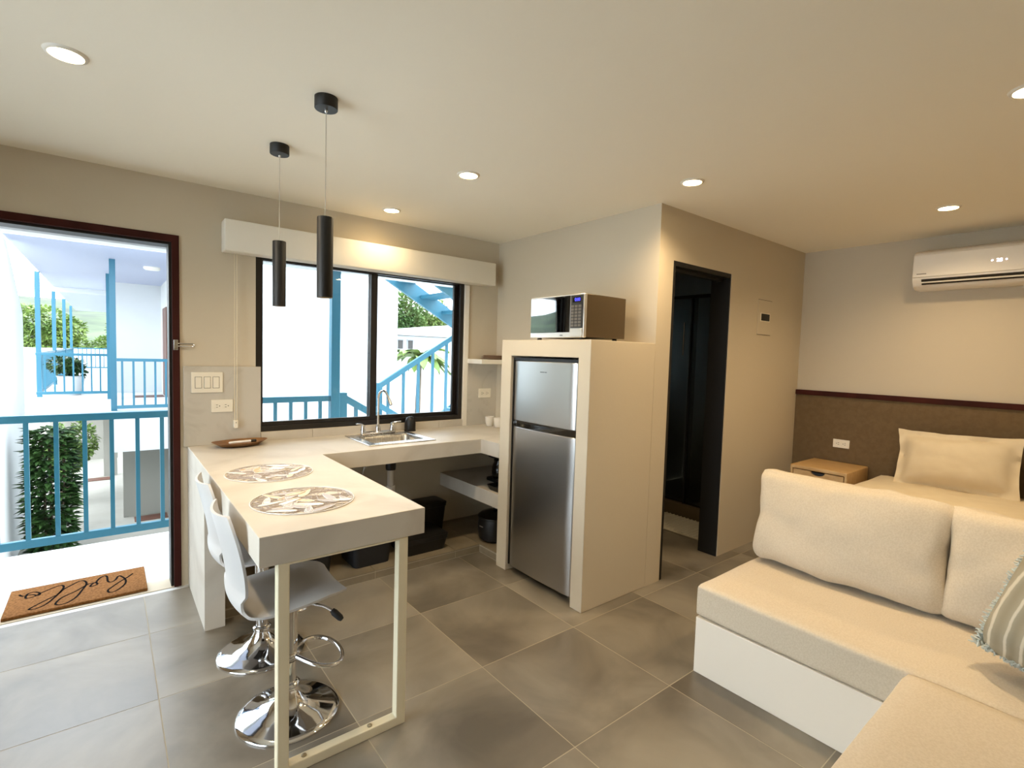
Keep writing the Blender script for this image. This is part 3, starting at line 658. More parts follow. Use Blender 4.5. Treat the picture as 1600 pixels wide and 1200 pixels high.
# ------------------------------------------------------------------ dark things stored below the worktop
def crate(name, label, x0, x1, y0, y1, z0, h, m='bin', lid=False, cat='box', taper=0.02):
    t = thing(name, label, cat, ((x0 + x1) / 2, (y0 + y1) / 2, z0)); r = 0.03
    lo_ = lambda d, z: rrect(x0 + d, x1 - d, y0 + d, y1 - d, r, z, 4)
    obj('body', loft([lo_(taper, z0), lo_(0.004, z0 + h - 0.02), lo_(0.0, z0 + h - 0.018), lo_(0.0, z0 + h), lo_(0.008, z0 + h), lo_(taper + 0.008, z0 + 0.01)], True, True), m, t, smooth=40)
    if lid: obj('lid', loft([lo_(-0.002, z0 + h), lo_(-0.002, z0 + h + 0.012), lo_(0.02, z0 + h + 0.02)], True, True), m, t, smooth=40)
    else:
        for s_ in (x0 + 0.001, x1 - 0.009): obj('handle', B(s_, s_ + 0.008, (y0 + y1) / 2 - 0.05, (y0 + y1) / 2 + 0.05, z0 + h - 0.004, z0 + h + 0.012), m, t, bevel=0.003)
    return t
crate('waste_bin', 'dark open waste bin on the tiled step behind the bar stool seats', 0.86, 1.10, 3.10, 3.34, zt, 0.24)
crate('storage_basket', 'dark plastic basket on the tiled step seen past the peninsula leg', 1.20, 1.48, 3.06, 3.36, zt, 0.20)
crate('storage_box', 'low lidded black box on the tiled step under the sink', 1.56, 1.90, 3.05, 3.36, zt, 0.10, 'black', True)
crate('storage_box', 'taller lidded black box against the wall under the sink', 1.74, 2.08, 3.375, 3.57, zt, 0.22, 'black', True)
ck = thing('slow_cooker', 'black lidded cooker with a silver badge under the lower shelf', 'cooker', (2.29, 3.02, zt))
obj('pot', MB().lathe([(0.10, zt), (0.125, zt + 0.02), (0.135, zt + 0.10), (0.13, zt + 0.17), (0.135, zt + 0.175), (0.135, zt + 0.185)], (2.29, 3.02), 32), 'black', ck, smooth=40)
ld = obj('lid', MB().lathe([(0.134, zt + 0.185), (0.11, zt + 0.205), (0.05, zt + 0.222), (0, zt + 0.225)], (2.29, 3.02), 32), 'black_gloss', ck, smooth=40)
obj('lid_knob', MB().lathe([(0.012, zt + 0.222), (0.022, zt + 0.235), (0.02, zt + 0.245), (0, zt + 0.247)], (2.29, 3.02), 16), 'black', ld, smooth=40)
obj('badge', MB().prism([(-0.02, 0.0), (0.02, 0.0), (0.02, 0.007), (-0.02, 0.007)], 0, 0, 0.003).xf(Matrix.Translation((2.155, 3.02, zt + 0.115))), 'mw_silver', ck)
cm = thing('coffee_maker', 'black drip coffee maker on the shelf below the worktop', 'coffee maker', (2.42, 3.08, 0.475))
obj('base', B(2.30, 2.50, 3.0, 3.17, 0.475, 0.505), 'black', cm, bevel=0.008); obj('tower', B(2.43, 2.50, 3.0, 3.17, 0.505, 0.70), 'black', cm, bevel=0.008)
obj('brew_head', B(2.31, 2.50, 3.0, 3.17, 0.655, 0.735), 'black', cm, bevel=0.01); obj('carafe', MB().lathe([(0.05, 0.506), (0.062, 0.53), (0.062, 0.59), (0.045, 0.63), (0.048, 0.645)], (2.365, 3.085), 24), 'black_gloss', cm, smooth=40)
gp = thing('griddle_pan', 'flat dark pan with raised rim on the shelf below the worktop', 'pan', (2.27, 2.86, 0.475))
obj('pan', loft([rrect(2.16, 2.40, 2.76, 2.95, 0.03, 0.475), rrect(2.145, 2.415, 2.745, 2.965, 0.03, 0.51), rrect(2.15, 2.41, 2.75, 2.96, 0.03, 0.51), rrect(2.165, 2.395, 2.765, 2.945, 0.03, 0.482)], True, True), 'black', gp, smooth=40)
obj('handle', MB().tube([(2.28, 2.965, 0.508), (2.28, 3.0, 0.515), (2.27, 3.0, 0.515), (2.26, 2.965, 0.508)], 0.005, 8), 'black', gp, smooth=60)

# ------------------------------------------------------------------ distribution panel on the bathroom wall
bp_ = thing('breaker_panel', 'flush wall breaker panel with small dark window beside the bathroom doorway', 'electrical panel', (4.06, YB, 1.67))
obj('cover', B(3.955, 4.175, YB - 0.004, YB, 1.672, 1.944), 'wall', bp_, bevel=0.0015)
f = obj('window_bezel', B(3.995, 4.150, YB - 0.007, YB - 0.004, 1.776, 1.842), 'plate_plastic', bp_, bevel=0.001)
obj('breaker_window', B(4.004, 4.141, YB - 0.0082, YB - 0.007, 1.782, 1.836), 'black', f)
for z in (1.6725, 1.9425): obj('edge_gap', B(3.955, 4.175, YB - 0.005, YB - 0.001, z - 0.0015, z + 0.0015), 'slot', bp_)

# ------------------------------------------------------------------ bathroom beyond the doorway
yb0 = YB + 0.145
struct('wall_bath_far', MB().cells([XW + 0.15, 4.28, 4.68, XR], [0, 1.15, 2.0, ZC], lambda a, b, c, d: a > 4.2 and b < 4.7 and c > 1.1 and d < 2.01, 1, YA - 0.012, YA), 'bath_wall', 'dark wall at the far side of the bathroom', 'wall')
struct('wall_bath_end', B(XR - 0.012, XR, yb0, YA - 0.012, 0, ZC), 'bath_wall', 'dark tiled end wall inside the shower', 'wall')
struct('wall_bath_near', MB().cells([XW + 0.152, BX1 + 0.02, XR - 0.012], [0.001, ZC], lambda a, b, c, d: a < BX1, 1, yb0 + 0.002, yb0 + 0.012), 'bath_wall', 'dark inner face of the bathroom front wall', 'wall')
w3 = thing('fill_window_3', 'unseen small high window added to light the shower', 'window', (4.48, YA, 1.15), kind='structure')  # out of view, added to bring daylight onto the shower end wall
obj('frame', MB().cells([4.28, 4.30, 4.66, 4.68], [1.15, 1.17, 1.98, 2.0], lambda a, b, c, d: a > 4.29 and b < 4.67 and c > 1.16 and d < 1.99, 1, YA + 0.05, YA + 0.09), 'black_frame', w3)
obj('pane', B(4.30, 4.66, YA + 0.066, YA + 0.072, 1.17, 1.98), 'glass', w3)
ss = thing('shower_screen', 'tall smoked glass shower screen on a dark kerb inside the bathroom', 'shower screen', (4.2, 2.8, 0))
obj('kerb', B(4.15, 4.26, yb0 + 0.014, YA - 0.014, 0, 0.115), 'bath_floor', ss, bevel=0.003)
obj('pane', B(4.198, 4.206, yb0 + 0.02, 2.64, 0.115, 2.02), 'smoke_glass', ss); obj('pane', B(4.212, 4.220, 2.60, YA - 0.02, 0.115, 2.02), 'smoke_glass', ss)
obj('top_rail', B(4.192, 4.226, yb0 + 0.014, YA - 0.014, 2.02, 2.05), 'black', ss); obj('edge_profile', B(4.190, 4.206, 2.635, 2.65, 0.115, 2.02), 'black', ss)
obj('pull_handle', MB().tube([(4.165, 2.70, 1.50), (4.165, 2.70, 1.80)], 0.008, 8), 'chrome', ss, smooth=60)
bm_ = thing('bath_mat', 'pale ribbed bath mat on the bathroom floor', 'bath mat', (3.91, 2.46, 0))
obj('pile', softbox(0.40, 0.60, 0.02, 0.009, n=10).xf(Matrix.Translation((3.91, 2.47, 0.0105))), 'towel', bm_, smooth=60)
for k in range(16): obj('rib', MB().tube([(3.715, 2.19 + 0.037 * k, 0.0205), (4.105, 2.19 + 0.037 * k, 0.0205)], 0.005, 6), 'towel', bm_, smooth=60)

# ------------------------------------------------------------------ bed corner
hb = thing('headboard_panel', 'taupe wall panel with a dark red wood cap rail behind the bed', 'headboard', (XR, 0.6, 0))
obj('panel', B(XR - 0.02, XR, -0.6, YB - 0.002, 0.0, 1.188), 'headboard', hb); obj('cap_rail', B(XR - 0.034, XR, -0.6, YB - 0.002, 1.188, 1.228), 'mahogany', hb, bevel=0.002)
ns = thing('nightstand', 'small floating light wood nightstand with one drawer', 'nightstand', (4.5, 1.54, 0.5))
nx, ny0, ny1, nz0, nz1 = 4.262, 1.345, 1.745, 0.505, 0.655
obj('cabinet', MB().cells([ny0, ny0 + 0.02, ny1 - 0.02, ny1], [nz0, nz0 + 0.018, nz1 - 0.03, nz1], lambda a, b, c, d: a > ny0 and b < ny1 and c > nz0 and d < nz1, 0, nx, XR - 0.0345), 'wood', ns, bevel=0.008, seg=3)
# drawer front with a half-moon cutout
zt2 = nz1 - 0.034; cut = [(1.545 + 0.05 * math.cos(a), zt2 - 0.030 * math.sin(a)) for a in [PI * k / 10 for k in range(11)]]
poly = [(ny0 + 0.024, nz0 + 0.021), (ny1 - 0.024, nz0 + 0.021), (ny1 - 0.024, zt2)] + cut + [(ny0 + 0.024, zt2)]
df = obj('drawer_front', MB().prism(poly, 0, nx + 0.003, nx + 0.018), 'wood', ns)
obj('drawer_box', B(nx + 0.02, XR - 0.05, ny0 + 0.03, ny1 - 0.03, nz0 + 0.022, zt2 - 0.006), 'black', ns)
bd = thing('bed', 'low bed made up in cream linen beside the nightstand', 'bed', (3.8, 0.4, 0))
obj('bed_base', B(2.90, XR - 0.022, -0.42, 1.25, 0.0, 0.30), 'sofa_base', bd, bevel=0.006)
obj('mattress', softbox(1.82, 1.68, 0.24, 0.05, (0, 0, 0.01), n=12).xf(Matrix.Translation((3.80, 0.415, 0.415))), 'linen', bd, smooth=60)
dv = softbox(1.80, 1.74, 0.16, 0.055, (0, 0, 0.035), n=40, nz=0.018, nscale=3.2, seed=5.1).xf(Matrix.Translation((3.79, 0.415, 0.535)))
obj('duvet', dv, 'linen', bd, smooth=70)
def bed_pillow(cy, lab, seed):
    mb = flat_pillow(0.67, 0.42, 0.20, 0.04, seed=seed)
    mb.xf(Matrix.Translation((4.57, cy, 0.800)) @ Matrix.Rotation(math.radians(17), 4, 'Y') @ Matrix.Rotation(math.radians(-2), 4, 'X'))
    obj('pillow', mb, 'linen', smooth=70, label=lab, cat='pillow', group='cream pillows against the headboard panel')
bed_pillow(0.80, 'cream flanged pillow propped on the bed beside the nightstand', 1.7)
bed_pillow(0.10, 'second cream flanged pillow from the nightstand, propped on the bed', 9.2)
# ------------------------------------------------------------------ air conditioner
ac = thing('air_conditioner', 'white split air conditioner with lit temperature display above the bed', 'air conditioner', (4.65, 0.7, 2.01))
ya0, ya1 = 0.22, 1.112
P = [(4.556, 2.262), (4.545, 2.235), (4.543, 2.10), (4.548, 2.072), (4.575, 2.030), (4.62, 2.012), (XR, 2.012), (XR, 2.285), (4.60, 2.285)]
obj('housing', MB().prism(P, 1, ya0, ya1), 'ac', ac, bevel=0.006, seg=3)
obj('front_panel', B(4.537, 4.546, ya0 + 0.004, ya1 - 0.002, 2.092, 2.25), 'ac', ac, bevel=0.004)
lv = obj('louver', MB().prism([(4.547, 2.060), (4.551, 2.053), (4.547, 2.050), (4.543, 2.057)], 1, ya0 + 0.05, ya1 - 0.055), 'ac', ac)
obj('air_slot', MB().prism([(4.547, 2.079), (4.566, 2.046), (4.560, 2.040), (4.540, 2.073)], 1, ya0 + 0.05, ya1 - 0.055), 'black', ac)
obj('display', text_mb('28', 0.030, Matrix.Translation((4.5366, 0.655, 2.164)) @ Matrix(((0, 0, -1), (-1, 0, 0), (0, 1, 0))).to_4x4()), 'ac_led', ac, label='glowing temperature digits')
for y in (0.690, 0.622): obj('indicator_light', MB().lathe([(0.005, 0), (0.005, 0.001)], (0, 0), 10).xf(Matrix.Translation((4.5366, y, 2.166)) @ Matrix.Rotation(-PI / 2, 4, 'Y')), 'ac_led', ac)
obj('badge', B(4.5362, 4.537, 1.03, 1.085, 2.112, 2.118), 'ac_line', ac)

# ------------------------------------------------------------------ sofa
XS = 2.135
sf = thing('corner_sofa', 'cream fabric corner sofa on a white block base', 'sofa', (2.4, 0.4, 0))
obj('base', B(XS, 2.86, -1.2, 1.248, 0.0, 0.262), 'sofa_base', sf, bevel=0.003)
obj('chaise_base', B(0.75, XS - 0.002, -1.2, 0.44, 0.0, 0.262), 'sofa_base', sf, bevel=0.003)
obj('seat_cushion', softbox(0.735, 2.44, 0.152, 0.022, (0, 0, 0.004), n=22, nz=0.003, nscale=5).xf(Matrix.Translation((XS + 0.365, 0.035, 0.340))), 'sofa', sf, smooth=60, label='long cream box seat cushion')
obj('chaise_cushion', softbox(1.36, 1.66, 0.156, 0.022, (0, 0, 0.004), n=22, nz=0.003, nscale=5, seed=4).xf(Matrix.Translation((XS - 0.006 - 0.68, -0.375, 0.342))), 'sofa', sf, smooth=60)
def back_cushion(cy, wy, lab, seed):
    mb = softbox(0.19, wy, 0.45, 0.05, (0.045, 0.0, 0.0), n=34, nz=0.017, nscale=4.4, seed=seed, pinch=0.04)
    mb.xf(Matrix.Translation((2.752, cy, 0.653)) @ Matrix.Rotation(math.radians(11), 4, 'Y'))
    obj('sofa_cushion', mb, 'sofa', smooth=70, label=lab, cat='cushion', group='cream back cushions along the sofa')
back_cushion(0.864, 0.776, 'cream sofa back cushion at the open end, in front of the nightstand', 2.2)
back_cushion(0.084, 0.776, 'cream sofa back cushion behind the striped throw pillow', 7.9)
tp_ = thing('throw_pillow', 'grey-beige throw pillow with curved pale stripes and blue-grey fringe on the sofa', 'cushion', (2.5, 0.06, 0.43))
PX = Matrix.Translation((2.37, 0.04, 0.682)) @ Matrix.Rotation(math.radians(-16), 4, 'Z') @ Matrix.Rotation(math.radians(27), 4, 'Y') @ Matrix.Rotation(math.radians(8), 4, 'X')
mb = softbox(0.16, 0.46, 0.46, 0.075, (0.05, 0, 0), n=24, nz=0.005, nscale=5, seed=3.3, pinch=0.05).xf(PX)
obj('cover', mb, 'stripe', tp_, smooth=70)
rn = random.Random(4); frg = MB()
for k in range(1500):
    s_ = rn.randrange(4); u = rn.uniform(-0.235, 0.235); l = rn.uniform(0.010, 0.024); a = rn.uniform(-0.014, 0.014); x = rn.uniform(-0.02, 0.02)
    e0 = 0.222; q = [((x, u, e0), (x + rn.uniform(-0.02, 0.02), u + a, e0 + l)), ((x, u, -e0), (x + rn.uniform(-0.02, 0.02), u + a, -e0 - l)), ((x, e0, u), (x + rn.uniform(-0.02, 0.02), e0 + l, u + a)), ((x, -e0, u), (x + rn.uniform(-0.02, 0.02), -e0 - l, u + a))][s_]
    frg.tube([PX @ Vector(q[0]), PX @ ((Vector(q[0]) + Vector(q[1])) / 2 + Vector((rn.uniform(-.006, .006), 0, 0))), PX @ Vector(q[1])], [0.003, 0.0035, 0.002], 4)
obj('fringe', frg, 'fringe', tp_, smooth=60, kind='stuff')

# ================================================================== OUTSIDE
ZB = -0.004
struct('balcony_floor', B(-4.0, 1.66, 3.534, 4.70, -0.16, ZB), 'slab', 'pale concrete balcony floor outside the entrance door', 'balcony floor')
dm = thing('doormat', 'brown coir doormat with cursive hello lettering outside the door', 'doormat', (-0.14, 3.795, ZB))
obj('mat', B(-0.448, 0.170, 3.605, 3.985, ZB + 0.004, ZB + 0.020), 'coir', dm, bevel=0.004); obj('backing', B(-0.447, 0.169, 3.606, 3.984, ZB, ZB + 0.004), 'coir_edge', dm)
HELLO = [(0.109, 3.891), (0.077, 3.839), (0.043, 3.797), (0.006, 3.738), (-0.014, 3.7), (-0.007, 3.662), (0.019, 3.663), (0.051, 3.707), (0.07, 3.763), (0.067, 3.829), (0.045, 3.893), (0.033, 3.885), (0.023, 3.843), (0.002, 3.818), (-0.014, 3.842), (-0.018, 3.92), (-0.03, 3.945), (-0.053, 3.92), (-0.068, 3.867), (-0.063, 3.829), (-0.083, 3.812), (-0.095, 3.815), (-0.087, 3.849), (-0.07, 3.86), (-0.101, 3.862), (-0.118, 3.843), (-0.163, 3.783), (-0.215, 3.734), (-0.239, 3.67), (-0.23, 3.64), (-0.194, 3.638), (-0.156, 3.692), (-0.13, 3.788), (-0.114, 3.868), (-0.125, 3.925), (-0.151, 3.933), (-0.185, 3.894), (-0.217, 3.849), (-0.238, 3.792), (-0.269, 3.758), (-0.312, 3.708), (-0.346, 3.662), (-0.319, 3.649), (-0.279, 3.685), (-0.249, 3.757), (-0.224, 3.84), (-0.217, 3.893), (-0.229, 3.925), (-0.258, 3.915), (-0.316, 3.864), (-0.327, 3.843), (-0.357, 3.824), (-0.375, 3.837), (-0.37, 3.892), (-0.343, 3.901), (-0.319, 3.869), (-0.322, 3.837), (-0.353, 3.869), (-0.388, 3.869), (-0.407, 3.903)]
hp = crom([(x, y, 0) for x, y in HELLO], 5); rib = MB(); V = []; F = []
for i, p in enumerate(hp):
    t_ = (hp[min(i + 1, len(hp) - 1)] - hp[max(i - 1, 0)]).normalized(); n_ = Vector((-t_.y, t_.x, 0)); w_ = 0.0030 + 0.0022 * abs(t_.y)
    for s_, dz in ((-1, 0), (1, 0), (1, 0.0014), (-1, 0.0014)): V.append((p.x + n_.x * w_ * s_, p.y + n_.y * w_ * s_, ZB + 0.0195 + dz))
for i in range(len(hp) - 1):
    a = i * 4
    for k in range(4): F.append((a + k, a + (k + 1) % 4, a + 4 + (k + 1) % 4, a + 4 + k))
obj('lettering', MB().add(V, F), 'ink', dm, label='black handwritten word hello')
# railings
def railing(name, label, a, b, z0, z1, bal, top=0.05, bot=0.055, bw=0.026, post=None):
    """a, b: (x, y) ends; z0: underside of the bottom rail, z1: top of the top rail; bal: fractions along"""
    t = thing(name, label, 'railing', (a[0], a[1], z0 - 0.05)); a = Vector((a[0], a[1], 0)); b = Vector((b[0], b[1], 0))
    obj('top_rail', MB().bar(a + Vector((0, 0, z1 - top / 2)), b + Vector((0, 0, z1 - top / 2)), 0.045, top), 'blue', t, bevel=0.003)
    obj('bottom_rail', MB().bar(a + Vector((0, 0, z0 + bot / 2)), b + Vector((0, 0, z0 + bot / 2)), 0.035, bot), 'blue', t, bevel=0.003)
    for f in bal:
        p = a + (b - a) * f; obj('baluster', B(p.x - bw / 2, p.x + bw / 2, p.y - bw / 2, p.y + bw / 2, z0 + bot, z1 - top), 'blue', t)
    for p, zz in post or (): obj('post', B(p[0] - 0.03, p[0] + 0.03, p[1] - 0.03, p[1] + 0.03, zz, z1), 'blue', t)
    return t
xa, xb = -1.932, 0.70
railing('balcony_railing', 'teal painted steel railing along the balcony outside the entrance door', (xa, 4.65), (xb, 4.65), 0.054, 0.955, [(x - xa) / (xb - xa) for x in [-0.432 + 0.15 * k for k in range(-9, 8)]], post=(((-1.9, 4.65), ZB), ((0.67, 4.65), ZB)))
xa, xb = 0.74, 1.595
railing('balcony_railing', 'short teal railing outside the kitchen window ending at the tall post', (xa, 4.65), (xb, 4.65), 0.054, 1.035, [(x - xa) / (xb - xa) for x in [1.499 - 0.126 * k for k in range(6)]], post=(((0.77, 4.65), ZB),))
obj('roof_post', B(1.585, 1.665, 4.61, 4.69, ZB, 2.16), 'blue', bevel=0.004, label='tall teal square post between railing and staircase outside the window', cat='post')
struct('balcony_beam', B(-4.0, 3.2, 4.60, 4.75, 2.16, 2.42), 'ext_white', 'white edge beam of the balcony roof', 'beam')
struct('balcony_ceiling', B(-4.0, 1.9, 3.73, 4.60, 2.34, 2.42), 'ext_ceiling', 'pale balcony roof soffit outside the entrance door', 'soffit')
# staircase outside the window: one flight down, one up to the right, one back up to the left
def flight(name, label, x0, z0, x1, z1, y0, y1, n, rail_y=(), railh=0.92, nb=8, tall=0.20, rail_from=0.0):
    t = thing(name, label, 'staircase', (x0, (y0 + y1) / 2, min(z0, z1)))
    for y in (y0, y1):
        obj('stringer', MB().prism([(x0, z0 - tall), (x1, z1 - tall), (x1, z1), (x0, z0)], 1, y - 0.02, y + 0.02), 'blue', t)
    for k in range(n):
        f = (k + 0.5) / n; x = x0 + (x1 - x0) * f; z = z0 + (z1 - z0) * f - 0.07
        w_ = abs(x1 - x0) / n * 0.62
        obj('tread', B(x - w_ / 2 - 0.02, x + w_ / 2 + 0.02, y0 + 0.02, y1 - 0.02, z, z + 0.035), 'blue', t)
    for y in rail_y:
        obj('handrail', MB().bar((x0, y, z0 + railh), (x1, y, z1 + railh), 0.045, 0.06), 'blue', t)
        for k in range(nb):
            f = (k + 0.6) / nb; x = x0 + (x1 - x0) * f; z = z0 + (z1 - z0) * f
            obj('baluster', B(x - 0.015, x + 0.015, y - 0.015, y + 0.015, z - 0.02, z + railh - 0.02), 'blue', t)
        obj('newel', B(x0 - 0.035, x0 + 0.035, y - 0.035, y + 0.035, z0 - 0.1, z0 + railh + 0.04), 'blue', t)
    return t
flight('staircase_flight', 'teal steel stair flight climbing to the right outside the window', 2.52, -0.26, 4.73, 1.104, 5.70, 6.55, 8, (5.70,), 1.295, 11)
flight('staircase_flight', 'teal steel stair flight overhead, seen from below through the window', 4.73, 1.264, 2.02, 2.75, 4.78, 5.55, 9, (), tall=0.20)
flight('staircase_flight', 'teal steel stair flight going down from the balcony post', 1.70, 0.0, 3.9, -1.29, 4.65, 5.60, 8, (4.65,), 1.02, 10)
obj('stair_rail', MB().bar((2.42, 5.60, 0.86), (3.9, 5.60, -0.04), 0.045, 0.06), 'blue', label='sloping teal handrail behind the kitchen tap, beyond the window', cat='railing')
obj('stair_landing', B(4.755, 5.6, 4.75, 6.6, 1.12, 1.20), 'blue', label='teal steel half landing joining the stair flights', cat='landing')
# white wing across the courtyard
struct('courtyard_ground', B(-30, 40, 4.72, 60, -1.95, -1.75), 'ground', 'pale paved courtyard ground below the balconies', 'ground')
ZD, ZT = 0.30, 2.86
wb = thing('white_building', 'white plastered wing across the courtyard with a blue-railed upper walkway', 'building', (2.4, 11, -1.75), kind='structure')
obj('upper_wall', B(1.03, 3.86, 8.0, 15.0, -1.75, 5.6), 'ext_white', wb)
obj('upper_wall', B(0.12, 1.03, 15.0, 15.15, ZD, ZT), 'ext_white', wb); obj('upper_wall', B(0.12, 0.27, 15.15, 30, ZD, ZT), 'ext_white', wb)
obj('walkway_deck', MB().cells([-1.2, 0.04, 1.03], [10.62, 13.5, 15.0, 30.0], lambda a, b, c, d: (b < 0.1 and d < 13.6) or (a > 0 and c > 14.9), 2, -0.02, ZD), 'ext_white', wb)
obj('walkway_deck', B(0.04, 1.03, 10.62, 10.78, -0.36, -0.02), 'ext_white', wb)
obj('walkway_ceiling', B(-1.07, 1.03, 9.5, 30, ZT, ZT + 0.2), 'ext_ceiling', wb)
obj('ceiling_beam', B(-1.25, 0.12, 17.6, 17.8, ZT - 0.12, ZT), 'ext_white', wb)
obj('ceiling_lamp', MB().lathe([(0.11, ZT - 0.05), (0.13, ZT - 0.03), (0.13, ZT)], (0.66, 11.5), 20), 'trim_white', wb, smooth=40)
obj('lower_wall', B(0.2, 1.03, 11.6, 11.75, -1.75, -0.02), 'ext_shade', wb); obj('lower_wall', B(-0.1, 0.16, 15.5, 15.65, -1.75, -0.02), 'ext_shade', wb)
obj('lower_wall', B(-1.2, 0.2, 17.9, 18.0, -1.75, -0.02), 'ext_shade', wb)
dd = obj('door', B(1.012, 1.03, 13.45, 14.35, ZD, 2.28), 'brown_door', wb, label='brown wooden door on the walkway')
obj('door_mat', B(0.45, 0.98, 13.5, 14.0, ZD, ZD + 0.012), 'brown_door', wb)
for y in (14.2, 18.25, 22.4, 26.5): obj('roof_post', B(-1.14, -1.06, y - 0.04, y + 0.04, ZD, ZT), 'blue', wb)
for x, y in ((0.08, 10.98), (0.035, 13.35)): obj('roof_post', B(x - 0.042, x + 0.042, y - 0.042, y + 0.042, -0.02 if y < 12 else ZD, ZT), 'blue', wb)
railing('walkway_railing', 'bright blue railing on the white wing beside the brown door', (0.12, 10.70), (1.02, 10.70), 0.36, 1.205, [0.08 + 0.168 * k for k in range(6)], bw=0.03)
railing('walkway_railing', 'blue railing across the shaded end of the far walkway, before the white planter', (-1.10, 13.56), (0.03, 13.56), 0.40, 1.225, [0.12 + 0.125 * k for k in range(7)], bw=0.028)
railing('walkway_railing', 'blue railing running along the far walkway behind the white planter', (-1.10, 14.3), (-1.10, 28.0), 0.36, 1.22, [k / 80 for k in range(1, 80)], bw=0.028)
railing('walkway_railing', 'blue railing closing the far end of the walkway', (-1.1, 28.2), (0.3, 28.2), 0.36, 1.22, [k / 10 for k in range(1, 10)], bw=0.03)
for x, y, lb in ((-0.174, 15.2, 'brown doormat by the farther door on the courtyard ground'), (0.60, 11.35, 'brown doormat by the nearer door on the courtyard ground')):
    obj('doormat', B(x - 0.25, x + 0.25, y - 0.15, y + 0.15, -1.75, -1.735), 'brown_door', bevel=0.003, label=lb, cat='doormat')
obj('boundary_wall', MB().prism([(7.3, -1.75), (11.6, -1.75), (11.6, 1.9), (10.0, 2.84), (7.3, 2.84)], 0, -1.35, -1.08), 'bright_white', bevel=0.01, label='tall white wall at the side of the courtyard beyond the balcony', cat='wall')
# ------------------------------------------------------------------ plants
def leaf(mb, p, d_, up, l, w_):
    d_ = Vector(d_).normalized(); s_ = d_.cross(Vector(up)).normalized(); n_ = s_.cross(d_)
    p = Vector(p); mb.add([p, p + d_ * l * 0.45 + s_ * w_ + n_ * l * 0.06, p + d_ * l * 0.45 - s_ * w_ + n_ * l * 0.06, p + d_ * l - n_ * l * 0.12], [(0, 1, 3), (0, 3, 2)])
def crown(c, rad, n, l, w_, seed, lumps=9):
    rn = random.Random(seed); mb = MB(); C = Vector(c); R3 = Vector(rad)
    cen = []
    for k in range(lumps):
        v_ = Vector((rn.gauss(0, 1), rn.gauss(0, 1), rn.gauss(0, 1))).normalized() * rn.uniform(0.3, 0.72); cen.append((Vector((v_.x * R3.x, v_.y * R3.y, v_.z * R3.z)), rn.uniform(0.3, 0.55)))
    cen.append((Vector((0, 0, 0)), 0.6))
    for k in range(n):
        o_, s_ = rn.choice(cen); v_ = Vector((rn.gauss(0, 1), rn.gauss(0, 1), rn.gauss(0, 1))).normalized(); r = rn.uniform(0.7, 1.0) * s_
        p = C + o_ + Vector((v_.x * R3.x, v_.y * R3.y, v_.z * R3.z)) * r
        d_ = (v_ + Vector((rn.gauss(0, .5), rn.gauss(0, .5), rn.gauss(-.2, .5)))); leaf(mb, p, d_, Vector((rn.gauss(0, .4), rn.gauss(0, .4), 1)), l * rn.uniform(.7, 1.3), w_ * rn.uniform(.7, 1.3))
    return mb
def tree(name, label, x, y, zg, h, rad, n, l, m, seed, group='trees behind the white wing'):
    t = thing(name, label, 'tree', (x, y, zg), group=group); rn = random.Random(seed)
    obj('trunk', MB().tube([(x, y, zg), (x + rn.uniform(-.1, .1), y, zg + h * 0.4), (x + rn.uniform(-.2, .2), y, zg + h * 0.8)], [0.16, 0.12, 0.05], 8), 'bark', t, smooth=60)
    obj('crown', crown((x, y, zg + h - rad[2] * 0.7), rad, n, l, l * 0.32, seed), m, t)
# tall dark shrub in the courtyard
t = thing('courtyard_shrub', 'tall dark leafy shrub growing in the courtyard beside the white wall', 'shrub', (-0.62, 9.6, -1.75))
for k in range(4): obj('stem', MB().tube([(-0.70 + 0.05 * k, 9.6, -1.75), (-0.72 + 0.07 * k, 9.6, -0.6), (-0.74 + 0.08 * k, 9.6, 0.1)], 0.018, 6), 'bark', t)
fl = MB(); rn = random.Random(12)
for k in range(2200):
    z = rn.uniform(-1.72, 0.22); rr = 0.27 * (1 - 0.25 * abs((z + 0.7) / 1.0)); a = rn.uniform(0, 2 * PI); r = rr * math.sqrt(rn.random())
    leaf(fl, (-0.64 + r * math.cos(a), 9.6 + r * math.sin(a), z), (math.cos(a), math.sin(a), rn.uniform(-.4, .5)), (0, 0, 1), rn.uniform(.10, .17), .042)
obj('foliage', fl, 'leaf_dark', t, kind='stuff')
pp_ = thing('potted_plant', 'round dark shrub in a white tapered pot on the far walkway', 'potted plant', (-0.62, 14.6, ZD))
obj('pot', MB().lathe([(0.15, ZD), (0.17, ZD + 0.02), (0.24, ZD + 0.42), (0.26, ZD + 0.42), (0.22, ZD + 0.38), (0, ZD + 0.37)], (-0.62, 14.6), 24), 'ext_white', pp_, smooth=40)
obj('foliage', crown((-0.62, 14.6, ZD + 0.62), (0.36, 0.34, 0.26), 700, 0.10, 0.035, 5, 6), 'leaf_dark', pp_)
# background: hills, trees, neighbouring house
hv = []; hf = []; nu, nv = 70, 22
for i in range(nu + 1):
    az = math.radians(-75 + 150 * i / nu)
    for j in range(nv + 1):
        r = 45 + 150 * j / nv; x, y = r * math.sin(az), r * math.cos(az); f = j / nv
        ridge = 13 + 3 * noise.noise(Vector((az * 2.2, 3.1, 0))) + 60 * min(0.16, max(0, -az - 0.70))
        z = -2 + ridge * (math.sin(min(1, f * 1.3) * PI / 2) ** 1.3) + 1.2 * noise.noise(Vector((x * .06, y * .06, 0))) * f + 0.8 * noise.noise(Vector((x * .25, y * .25, 2))) * min(1, f * 4)
        hv.append((x, y, z))
for i in range(nu):
    for j in range(nv): a = i * (nv + 1) + j; hf.append((a, a + nv + 1, a + nv + 2, a + 1))
struct('hills', MB().add(hv, hf), 'hill', 'distant tree-covered green hills beyond the courtyard', 'hill', smooth=80)
